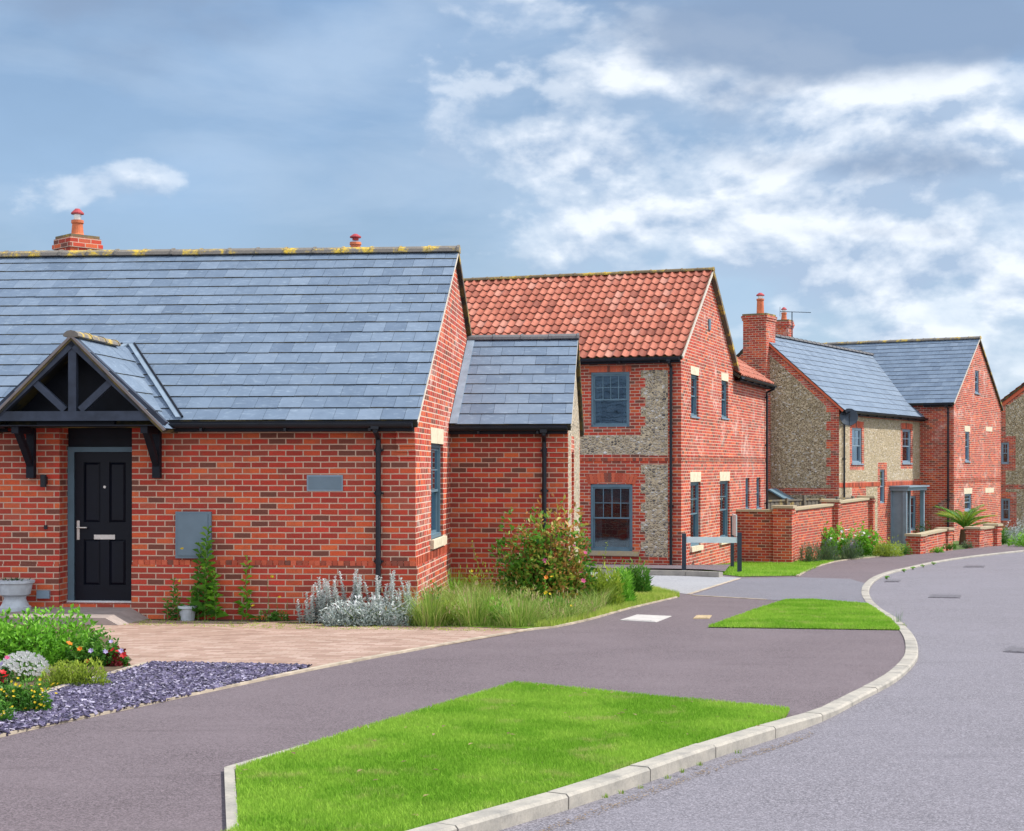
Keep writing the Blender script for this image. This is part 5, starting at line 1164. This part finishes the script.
# urn planter by the door
uy = 19.50; ux = (15-512)/1550*(uy+.25); uz = -1.842+EYE; u_ = thing('stone_urn', (ux, uy+.25, uz), 'pale stone urn planter standing by the brick wall left of the door', 'planter')
s_ = MB(); k = uy/1550; s_.lathe((ux, uy+.25, uz), [(0, .20), (.05, .20), (.07, .17), (.15, .135), (.18, .14), (.21, .19), (.30, .21), (.345, .215), (.355, .245), (.385, .245), (.39, .21), (.36, .20)], 28)
build('bowl', s_, M['concrete_pot'], u_, smooth=False)
s_ = MB(); s_.lathe((ux, uy+.25, uz+.35), [(0, .2), (.02, .05)], 16); build('earth', s_, M['soil'], u_)
px_, py_ = gp(187.5, 619.5); px_, py_ = (187.5-512)/1550*19.70, 19.60; p_ = thing('grey_pot', (px_, py_+.1, gz(px_, py_)), 'small grey flower pot among the tall weeds against the wall', 'pot')
s_ = MB(); s_.lathe((px_, py_+.1, gz(px_, py_)), [(0, .085), (.15, .11), (.16, .125), (.19, .125), (.19, .10)], 20); build('bowl', s_, M['concrete_pot'], p_); s_ = MB(); s_.lathe((px_, py_+.1, gz(px_, py_)+.165), [(0, .1), (.01, .04)], 16); build('earth', s_, M['soil'], p_)
# ------------------------------------------------------------------ plants
def rv(R): 
    v = Vector((R.gauss(0, 1), R.gauss(0, 1), R.gauss(0, 1))); return v.normalized()
def flower(par, p, r, m, R, n=6, name='flower'):
    s_ = MB(); ax = (rv(R)*.5+Vector((0, -.5, .8))).normalized(); a1 = ax.cross(Vector((1, 0, .1))).normalized(); a2 = ax.cross(a1)
    for k in range(n):
        a = 2*math.pi*k/n+R.random()*.3; d = (a1*math.cos(a)+a2*math.sin(a)+ax*.35).normalized(); s_.leaf(p, d, ax, r, r*.75, 0, R.random())
    return build(name, s_, M[m], par)
def plant(name, x0, x1, yt, yb, n, L, wd, m, label, cat='plant', lobes=6, up=.5, seed=1, dry=1.0, stems='stem', flowers=(), group=None, out=.5, deep=None, hollow=.30, asone=None):
    """leafy clump: leaves spread through several overlapping lobes above a woody base"""
    R = random.Random(seed); cx_ = (x0+x1)/2; gx, gy = gp(cx_, yb); rx = (x1-x0)/2*gy/1550; h = (yb-yt)*gy/1550; ry = rx*dry if deep is None else deep; gy2 = gy+ry*.8; gx2 = (cx_-512)/1550*gy2; g0 = gz(gx2, gy2); h *= 1.0
    t_ = thing(name, (gx2, gy2, g0), label, cat, group); lv = MB(); st = MB(); C_ = []; LV = []
    for k in range(lobes):
        a = 2*math.pi*(k+.5)/lobes+R.uniform(-.3, .3); q = R.uniform(.25, .62) if lobes > 1 else 0
        hh = h*R.uniform(.62, 1.0) if k else h
        LV.append(R.gauss(0, .10 if m != 'lf_bronze' else .26)); C_.append((Vector((gx2+rx*q*math.cos(a), gy2+ry*q*math.sin(a), g0)), rx*R.uniform(.42, .62) if lobes > 1 else rx, ry*R.uniform(.42, .62) if lobes > 1 else ry, hh))
    for i in range(n):
        ci = R.randrange(len(C_)); c, a, b, hh = C_[ci]; d = rv(R); r = R.random()**hollow; el = R.random()**1.25*r; q = math.sqrt(max(0, 1-el*el))*(.35+.65*r); an = R.uniform(0, 6.283); d = Vector((math.cos(an)*q, math.sin(an)*q, el)); nzf = 1+(.30 if m == 'lf_bronze' else .14)*math.sin(an*3+c.x*9)*math.cos(el*5+c.y*7)
        p = c+Vector((d.x*a*nzf, d.y*b*nzf, hh*el*nzf)); p.z = max(g0+.01, p.z)
        dr_ = (Vector((d.x, d.y, 0))*out+Vector((0, 0, up))+rv(R)*.6).normalized(); nn = (rv(R)+Vector((0, 0, .7))).normalized(); l_ = L*R.uniform(.6, 1.25)
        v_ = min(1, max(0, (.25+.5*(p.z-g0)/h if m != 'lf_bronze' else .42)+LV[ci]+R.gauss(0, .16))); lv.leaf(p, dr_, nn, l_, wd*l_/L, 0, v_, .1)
    for k in range(max(4, lobes*3)):
        c, a, b, hh = R.choice(C_); tp = c+Vector((R.uniform(-.6, .6)*a, R.uniform(-.6, .6)*b, hh*R.uniform(.5, .85))); bs_ = Vector((gx2+R.uniform(-.1, .1)*rx, gy2+R.uniform(-.1, .1)*ry, g0-.02)); st.tube([bs_, (bs_+tp)/2+rv(R)*.03, tp], [.009, .006, .003], 5)
    build('foliage', lv, M[m], t_); build('stem', st, M['stem' if stems == 'stem' else 'stem_brown'], t_)
    for fx, fy, fr, fm in flowers:
        Yf = gy2-ry*.85; flower(t_, at(fx, fy, Yf), fr*.75, fm, R)
    return t_
def stalks(name, spots, m, label, cat='plant', L=.12, wd=.03, dens=70, seed=1, yoff=.12, group=None, flowers=(), lean=.08, sm='stem', wpx=0, r=.006):
    """upright stalks with spiralling leaves; spots = (px, y_base, y_top)"""
    R = random.Random(seed); gx, gy = gp(sum(s_[0] for s_ in spots)/len(spots), max(s_[1] for s_ in spots)); yoff = yoff if gy+yoff < 19.4 or gy > 21 or gx > -1 else 19.62-.0826*gx-.10-.17-gy+(-.02 if yoff < .2 else .05)
    t_ = thing(name, (gx, gy+yoff, gz(gx, gy)), label, cat, group); lv = MB(); st = MB()
    for px_, yb_, yt_ in spots:
        Y_ = gy+yoff+R.uniform(-.08, .08); x_ = (px_-512)/1550*Y_; z0_ = gz(x_, Y_); z1_ = (466-yt_)/1550*Y_+EYE; h = z1_-z0_; b = Vector((x_, Y_, z0_)); tp = Vector((x_+R.uniform(-lean, lean)*h, Y_+R.uniform(-lean, lean)*h, z1_)); mid = (b+tp)/2+rv(R)*.03*h
        P = lambda u: (b*(1-u)**2+mid*2*u*(1-u)+tp*u*u); st.tube([P(k/5) for k in range(6)], [r*(1-.12*k) for k in range(6)], 6); n = int(dens*h)
        for k in range(n):
            u = .06+.94*k/n; a = k*2.4+R.uniform(-.4, .4); s_ = (1.0-.45*u)*R.uniform(.75, 1.2); d = Vector((math.cos(a), math.sin(a), .75+.5*u)).normalized()
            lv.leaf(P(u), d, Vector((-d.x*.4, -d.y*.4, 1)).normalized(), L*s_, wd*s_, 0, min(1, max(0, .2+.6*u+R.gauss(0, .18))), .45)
    build('leaves', lv, M[m], t_); build('stem', st, M[sm], t_)
    for fx, fy, fr, fm in flowers: flower(t_, at(fx, fy, gy+yoff-.1), fr, fm, R)
    return t_
def tuft(name, x0, x1, yt, yb, n, m, label, cat='plant', wd=.008, seed=1, dry=1.0, group=None, spread=1.0, heads=None):
    """fountain of long arching blades"""
    R = random.Random(seed); cx_ = (x0+x1)/2; gx, gy = gp(cx_, yb); rx = (x1-x0)/2*gy/1550; h = (yb-yt)*gy/1550; gy2 = gy+rx*dry*.6; gx2 = (cx_-512)/1550*gy2; g0 = gz(gx2, gy2); t_ = MB(); hd = MB()
    for i in range(n):
        a = R.uniform(0, 6.28); q = R.random()**.6; b = Vector((gx2+rx*q*.75*math.cos(a), gy2+rx*dry*q*.75*math.sin(a), g0-.01)); L_ = h*R.uniform(.55, 1.1); ln = R.uniform(.05, spread)*q+.04; a2 = a+R.uniform(-.6, .6); d = Vector((math.cos(a2), math.sin(a2), 0))
        sd_ = Vector((-d.y, d.x, 0))*wd*R.uniform(.6, 1.3)/2; v_ = min(1, max(0, R.gauss(.45, .25))); P = [b+d*L_*ln*(u**1.6)+Vector((0, 0, L_*(u-.18*u*u*ln*2))) for u in (0, .4, .75, 1)]
        for k in range(3):
            w0, w1 = 1-.25*k, 1-.25*(k+1)-(0.2 if k == 2 else 0); t_.face([P[k]-sd_*w0, P[k]+sd_*w0, P[k+1]+sd_*w1, P[k+1]-sd_*w1], 0, v_)
        if heads and R.random() < heads: hd.tube([P[3], P[3]+Vector((0, 0, .05))], [.007, .003], 5, 0, var=.95)
    o = thing(name, (gx2, gy2, g0), label, cat, group); build('blades', t_, M[m], o)
    if heads: build('seed_heads', hd, M[m], o)['kind'] = 'stuff'
    return o
# -- flower bed at the left
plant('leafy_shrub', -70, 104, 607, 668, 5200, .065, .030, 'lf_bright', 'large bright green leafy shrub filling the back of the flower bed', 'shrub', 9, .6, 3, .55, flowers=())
plant('leafy_shrub', 60, 128, 632, 668, 1500, .055, .024, 'lf_mid', 'low mid green trailing plant with mixed flowers at the bed tip', 'plant', 5, .5, 4, .6, flowers=[(69, 644, .05, 'p_orange'), (80, 649, .04, 'p_orange'), (91, 651, .04, 'p_lilac'), (105, 652, .04, 'p_lilac'), (111, 642, .035, 'p_lilac'), (87, 661, .035, 'p_red')])
plant('geranium', 106, 127, 648, 668, 260, .04, .03, 'p_maroon', 'dark red leaved geranium with scarlet blooms at the bed tip', 'plant', 3, .5, 5, flowers=[(123, 655, .055, 'p_red'), (118, 652, .045, 'p_red'), (113, 650, .04, 'p_red'), (121, 651, .04, 'p_lilac')])
plant('white_flower_clump', 2, 46, 655, 684, 700, .035, .012, 'lf_mid', 'clump of white candytuft in full flower in the bed', 'plant', 4, .5, 6)
R = random.Random(12); o = bpy.data.objects['white_flower_clump']; s_ = MB(); c0_ = gp(24, 684)
for i in range(260):
    d = rv(R); d.z = abs(d.z)*.9+.25; d.y = -abs(d.y) if R.random() < .7 else d.y; p = o.location+Vector((d.x*.21, d.y*.20, d.z*.19+.03))
    for k in range(4): a = k*1.57+R.random(); s_.leaf(p, Vector((math.cos(a), -.3, math.sin(a))).normalized(), Vector((0, -1, .4)).normalized(), .017, .016, 0, R.random())
tag(build('blossom', s_, M['p_white'], o), kind=None)
plant('geranium', -14, 11, 666, 690, 260, .045, .03, 'lf_dark', 'red geranium at the left edge beside the white flowers', 'plant', 3, .5, 7, flowers=[(2, 673, .055, 'p_red'), (6, 677, .05, 'p_red'), (-3, 679, .05, 'p_red'), (4, 681, .04, 'p_maroon'), (7, 658, .035, 'p_pink'), (2, 664, .03, 'p_lilac')])
plant('lime_mound', 38, 108, 661, 689, 3600, .035, .010, 'lf_lime', 'rounded lime green cushion plant beside the slate chippings', 'shrub', 6, .9, 8, .5)
plant('yellow_flower_mound', -26, 62, 676, 716, 3800, .032, .014, 'lf_mid', 'low green mound dotted with small yellow flowers', 'plant', 8, .5, 9, .45, flowers=[(R.uniform(0, 58), R.uniform(677, 712), .013+.008*R.random(), 'p_yellow') for _ in range(34)])
plant('yellow_flower_mound', -40, 18, 702, 726, 1300, .032, .014, 'lf_mid', 'small low green mound with yellow flowers at the bottom of the bed', 'plant', 4, .5, 10, .5, flowers=[(R.uniform(0, 16), R.uniform(705, 722), .014, 'p_yellow') for _ in range(5)])
tuft('urn_plant', -2, 30, 578, 592, 30, 'lf_dark', 'x', wd=.01) if False else None
R2 = random.Random(3); s_ = MB()
for i in range(60):
    a = R2.uniform(0, 6.28); q = R2.random()*.17; p = Vector((ux+q*math.cos(a), uy+.25+q*math.sin(a), uz+.36)); s_.leaf(p, (Vector((math.cos(a), math.sin(a), 1.2))).normalized(), rv(R2), R2.uniform(.04, .09), .018, 0, R2.random())
us = thing('urn_plant', (ux, uy+.25, uz+.36), 'small sparse dark plant growing in the stone urn', 'plant'); build('leaves', s_, M['lf_dark'], us)
# -- weeds against the front wall
stalks('tall_weed', [(205, 619, 527), (198, 619, 545)], 'lf_mid', 'tallest leafy weed standing in front of the grey meter box', L=.24, wd=.075, dens=36, seed=21, flowers=[(182, 549, .03, 'p_yellow')])
stalks('tall_weed', [(212, 620.5, 541), (216, 620.5, 570), (208, 620, 566)], 'lf_bright', 'bright leafy weed with pale stem right of the meter box', L=.22, wd=.08, dens=32, seed=22)
stalks('tall_weed', [(242, 621, 555), (246, 621, 590)], 'lf_bright', 'slim single stemmed weed on the brick wall between meter box and silver plant', L=.20, wd=.06, dens=26, seed=23, flowers=[(253, 606, .03, 'p_yellow')])
stalks('low_weed', [(172, 619, 578), (178, 619, 588), (168, 619, 598)], 'lf_mid', 'short leafy weed at the left of the small grey pot', L=.15, wd=.04, dens=50, seed=24, flowers=[(180, 581, .03, 'p_yellow')])
stalks('low_weed', [(190, 619, 590), (196, 620, 585)], 'lf_bright', 'leafy weed growing close behind the small grey pot', L=.17, wd=.05, dens=50, seed=25, yoff=.3)
stalks('thin_weed', [(270, 622, 576), (277, 622, 597), (286, 622, 600)], 'lf_mid', 'thin wiry weed with yellow flowers left of the silver plant', L=.05, wd=.012, dens=22, seed=26, flowers=[(272, 577, .03, 'p_yellow'), (279.5, 597.5, .03, 'p_yellow')], r=.004)
plant('low_weed', 252, 292, 611, 622, 260, .06, .02, 'lf_mid', 'low spreading weed at the foot of the wall under yellow flowers', 'plant', 4, .3, 27, .3)
# -- silver plant
sp = []
R = random.Random(31)
for i in range(64): px_ = R.uniform(308, 416); sp.append((px_, 625, 625-R.uniform(26, 58)*(1-.2*abs(px_-365)/55)))
sp += [(300, 624, 600), (306, 624, 592)]
stalks('silver_plant', sp, 'lf_silver', 'silver leaved flowering clump at the foot of the downpipe', L=.075, wd=.04, dens=130, seed=32, yoff=.22, sm='lf_silver', lean=.25, r=.007)
plant('silver_clump', 312, 414, 597, 627, 2600, .06, .02, 'lf_silver', 'low silver foliage mat below the silver flower spikes', 'plant', 7, .5, 33, .25)
# -- wild bed in front of the side wing
def hw1(x, y): return np.clip(.55+1.0*(y-19.3)/4.0, .35, 1.25)*(.7+.5*np.sin(x*3.1)*np.sin(y*2.3+1))
WBa = G([(406, 626), (470, 627), (534, 628.6), (553, 627), (591, 618.5), (605, 612), (585, 600)])+[(1.2, 26.5), (.8, 22.6), (-.9, 22.8), (-1.15, 19.9)]
blades('wild_grass', WBa, 26000, .29, .009, M['lf_wild'], .0, .65, 1.3, 'tall loose wild grass in the bed below the side wing', hfn=hw1)
WBb = G([(534, 629), (553, 628), (591, 619.5), (630, 608.5), (680, 596.8), (651, 590), (610, 600)])
blades('verge_grass', WBb, 26000, .07, .008, M['grass_dry'], .01, .5, .5, 'yellowish short grass along the edge of the wild bed')
R = random.Random(40)
for i, (x0, x1, yt, yb, n_, m_, lb) in enumerate([(408, 452, 580, 627, 520, 'lf_wild', 'feathery brownish grass tuft beside the silver plant'), (448, 498, 582, 627, 420, 'lf_wild', 'dense green grass tuft left of the bronze shrub'), (492, 548, 590, 628, 420, 'lf_wild', 'bright fresh grass tuft in front of the bronze shrub'),
        (430, 478, 566, 610, 420, 'lf_bright', 'tall light green grass clump by the window of the gable end'), (536, 580, 590, 622, 420, 'lf_wild', 'short straw tinged grass tuft right of the bronze shrub')]):
    tuft('grass_tuft', x0, x1, yt, yb, n_, m_, lb, 'grass', .008, 41+i, .8, spread=1.5, heads=.06)
for i, (x0, x1, yt, yb, m_, lb) in enumerate([(412, 448, 582, 620, 'lf_mid', 'leafy green wild plant among the tall grass near the silver plant'), (455, 500, 565, 610, 'lf_lime', 'yellow green wild plant standing in the grass below the downpipe'), (470, 520, 596, 626, 'lf_bright', 'low leafy wild plant at the front edge of the grass bed'), (540, 575, 600, 622, 'lf_mid', 'small leafy plant in the grass right of the orange wild flowers'), (418, 470, 598, 626, 'lf_lime', 'frothy yellow green plant at the front of the bed next to the silver plant'), (505, 545, 588, 618, 'lf_wild', 'straw tipped low plant in front of the bronze shrub')]):
    plant('wild_plant', x0, x1, yt, yb, 700, .07, .018, m_, lb, 'plant', 5, .9, 140+i, .6, flowers=[(x0+10+7*i, yt+6, .03, 'p_yellow')] if i % 2 else ())
plant('bronze_shrub', 500, 590, 512, 612, 9000, .095, .042, 'lf_bronze', 'big rounded shrub with bronze orange tips and green heart', 'shrub', 11, .5, 51, .55, 'brown', flowers=[(585, 553, .05, 'p_pink'), (583, 581, .06, 'p_pink'), (581, 573, .05, 'p_pink'), (545, 561, .06, 'p_pink'), (570, 560, .04, 'p_pink'), (574, 546, .04, 'p_pink')], hollow=.36)
stalks('shrub_shoot', [(492, 610, 540), (500, 610, 548), (484, 610, 556)], 'lf_lime', 'thin yellow green shoots leaning out left of the bronze shrub', L=.09, wd=.025, dens=26, seed=52, yoff=.3, lean=.35)
stalks('shrub_shoot', [(596, 603, 541), (602, 603, 562)], 'lf_lime', 'thin yellow green shoots right of the bronze shrub by the window', L=.09, wd=.025, dens=26, seed=53, yoff=.6, lean=.25)
stalks('marigold', [(548, 622, 579), (541, 622, 596), (553, 622, 600)], 'lf_bright', 'wild flower with orange blooms in front of the bronze shrub', L=.10, wd=.03, dens=40, seed=54, yoff=.15, flowers=[(546, 577.5, .035, 'p_orange'), (546, 593, .035, 'p_yellow'), (552, 577, .03, 'p_yellow')])
plant('round_green_shrub', 580, 620, 566, 611, 3200, .10, .018, 'lf_lime', 'rounded feathery light green shrub right of the bronze shrub', 'shrub', 4, 1.0, 55, .8)
plant('round_green_shrub', 602, 638, 568, 607, 3000, .10, .018, 'lf_bright', 'middle rounded green shrub between two others by the side drive', 'shrub', 4, 1.0, 56, .8)
plant('round_green_shrub', 624, 650, 564, 597, 2200, .10, .018, 'lf_mid', 'smallest dark rounded shrub nearest the side drive', 'shrub', 4, 1.0, 57, .8)
# -- bed along the tall wall
W1b = [(799, 834), (822, 858), (846, 880)]
for i, (x0, x1) in enumerate(((797, 822), (815, 843), (838, 862))):
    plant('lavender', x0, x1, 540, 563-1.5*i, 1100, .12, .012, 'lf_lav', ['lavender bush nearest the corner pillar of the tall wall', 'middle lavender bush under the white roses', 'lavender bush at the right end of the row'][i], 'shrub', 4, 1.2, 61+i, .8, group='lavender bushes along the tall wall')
R = random.Random(64)
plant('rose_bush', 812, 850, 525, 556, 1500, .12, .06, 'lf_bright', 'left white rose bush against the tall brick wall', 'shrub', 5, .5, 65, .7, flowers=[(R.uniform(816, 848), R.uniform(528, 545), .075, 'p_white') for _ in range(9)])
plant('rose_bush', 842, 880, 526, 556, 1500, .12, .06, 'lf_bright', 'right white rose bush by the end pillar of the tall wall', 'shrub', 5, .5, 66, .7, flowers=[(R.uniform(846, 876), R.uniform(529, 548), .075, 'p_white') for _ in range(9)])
plant('yellow_green_shrub', 872, 902, 538, 557, 1500, .08, .025, 'lf_lime', 'low yellow green shrub in front of the grey porch', 'shrub', 5, .6, 67, .7)
plant('small_shrub', 900, 912, 543, 555, 350, .08, .02, 'lf_mid', 'small dark shrub touching the low wall end pillar', 'shrub', 3, .6, 68)
for i, (x0, x1, yt, yb, lb) in enumerate(((929, 945, 547, 553, 'leftmost little green plant at the foot of the low wall'), (943, 957, 543, 549.5, 'middle little grey green plant at the foot of the low wall'), (959, 974, 540, 548.5, 'lavender tinged round plant at the foot of the low wall'))):
    plant('wall_foot_plant', x0, x1, yt, yb, 350, .07, .02, 'lf_bright' if i == 0 else 'lf_lav' if i == 2 else 'lf_mid', lb, 'plant', 3, .6, 71+i, .6)
plant('dark_shrub', 914, 934, 522, 544, 700, .10, .03, 'lf_dark', 'dark green shrub in the corner behind the low wall', 'shrub', 4, .5, 75)
plant('silver_bush', 1003, 1032, 516, 544, 1100, .10, .03, 'lf_silver', 'rounded silver grey bush at the right edge behind the low wall', 'shrub', 4, .5, 76)
plant('green_bush', 1008, 1045, 530, 547, 900, .10, .03, 'lf_bright', 'bright green bush in front of the silver bush', 'shrub', 4, .5, 77)
plant('green_bush', 996, 1010, 524, 544, 400, .10, .03, 'lf_mid', 'narrow green bush right of the last pillar', 'shrub', 3, .5, 78)
# palm
pb = at(965, 536, 54.5); pm = thing('palm', (pb.x, pb.y, gz(pb.x, pb.y)), 'spiky green palm with arching fronds behind the low wall', 'palm')
s_ = MB(); g0 = gz(pb.x, pb.y); s_.tube([(pb.x, pb.y, g0-.1), (pb.x, pb.y, g0+.45)], [.22, .16], 12); build('trunk', s_, M['stem_brown'], pm)
R = random.Random(80)
for k in range(17):
    a = 2*math.pi*k/17+R.uniform(-.1, .1); L_ = R.uniform(1.0, 1.4); el = R.uniform(.7, 1.35) if k % 2 else R.uniform(.45, .95); d = Vector((math.cos(a), math.sin(a), 0)); fr = MB(); P = []
    for i in range(15): u = i/14; P.append(Vector((pb.x, pb.y, g0+.45))+d*L_*u*math.cos(el*(1-.35*u))+Vector((0, 0, L_*(math.sin(el)*u*1.05-.38*u*u))))
    fr.tube(P, [.018*(1-u/16) for u in range(15)], 5)
    sd_ = Vector((-d.y, d.x, 0))
    for i in range(2, 15):
        for sg in (-1, 1):
            for e in (0, .5):
                q = P[i-1]+(P[i]-P[i-1])*e; t_ = (P[i]-P[i-1]).normalized(); fr.leaf(q, (sd_*sg*.75+t_*.9+Vector((0, 0, .25))).normalized(), Vector((0, 0, 1)), .34*(1-.5*abs(i/14-.4)), .028, 0, R.random())
    build('frond', fr, M['lf_mid' if k % 3 else 'lf_lime'], pm)
# little weeds along kerbs and paving
R = random.Random(90)
for i, (x, y) in enumerate([(606, 795), (622, 791), (640, 786), (668, 776), (683, 770), (700, 763), (738, 751), (905, 600+25)]):
    tuft('kerb_weed', x-5, x+5, y-4, y+1, 22, 'lf_wild', 'tiny dry weed tuft in the joint between kerb and road', 'weed', .004, 91+i, .5, 'weeds along the kerb', .9)
tuft('kerb_weed', 893, 903, 606, 623, 14, 'lf_mid', 'taller thin weed at the corner of the small lawn by the kerb', 'weed', .008, 99, .5, 'weeds along the kerb', .5)
for i, (x, y) in enumerate([(887, 578), (904, 571), (913, 568.5), (923, 566.5), (934, 564)]):
    plant('kerb_weed', x-3.5, x+3.5, y-1.6, y, 70, .03, .014, 'lf_bright', ['first', 'second', 'third', 'fourth', 'fifth'][i]+' green weed from the left on the bend of the kerb', 'weed', 2, .6, 100+i, .6, group='green weeds on the kerb bend')
x, y = scatter(G([(90, 619), (300, 623.5), (400, 626.5), (500, 628), (500, 632), (300, 630), (90, 625)]), 700); s_ = MB()
for i in range(len(x)):
    for k in range(3): a = R.uniform(0, 6.28); s_.leaf(Vector((x[i]+R.gauss(0, .02), y[i]+R.gauss(0, .02), gz(x[i], y[i])+.008)), Vector((math.cos(a), math.sin(a), .5)).normalized(), Vector((0, 0, 1)), .022, .012, 0, R.random())
tag(build('paving_moss', s_, M['lf_lime']), 'tiny green weeds scattered in the joints of the block paving', 'weeds', kind='stuff')

for nm, poly, n_, lb in (('leaf_litter', [(230, 771), (512, 684), (790, 714), (810, 722), (500, 826), (240, 826)], 70, 'scattered dead leaves and straw on the near lawn'), ('kerb_grit', [(500, 836), (600, 802), (712, 762), (812, 728), (816, 731), (716, 766), (604, 807), (504, 842)], 900, 'dry grit and straw lying along the foot of the kerb')):
    x, y = scatter(G(poly), n_); s_ = MB(); R = random.Random(n_)
    for i in range(len(x)):
        a = R.uniform(0, 6.28); z_ = gz(x[i], y[i])+(.04 if nm == 'leaf_litter' else -.026); L_ = R.uniform(.02, .05) if nm == 'leaf_litter' else R.uniform(.006, .02)
        s_.leaf(Vector((x[i], y[i], z_)), Vector((math.cos(a), math.sin(a), .15)).normalized(), Vector((0, 0, 1)), L_, L_*.5, 0, R.random())
    tag(build(nm, s_, leafmat(nm, [(0, (.16, .10, .05)), (1, (.42, .30, .16))])), lb, 'litter', kind='stuff')
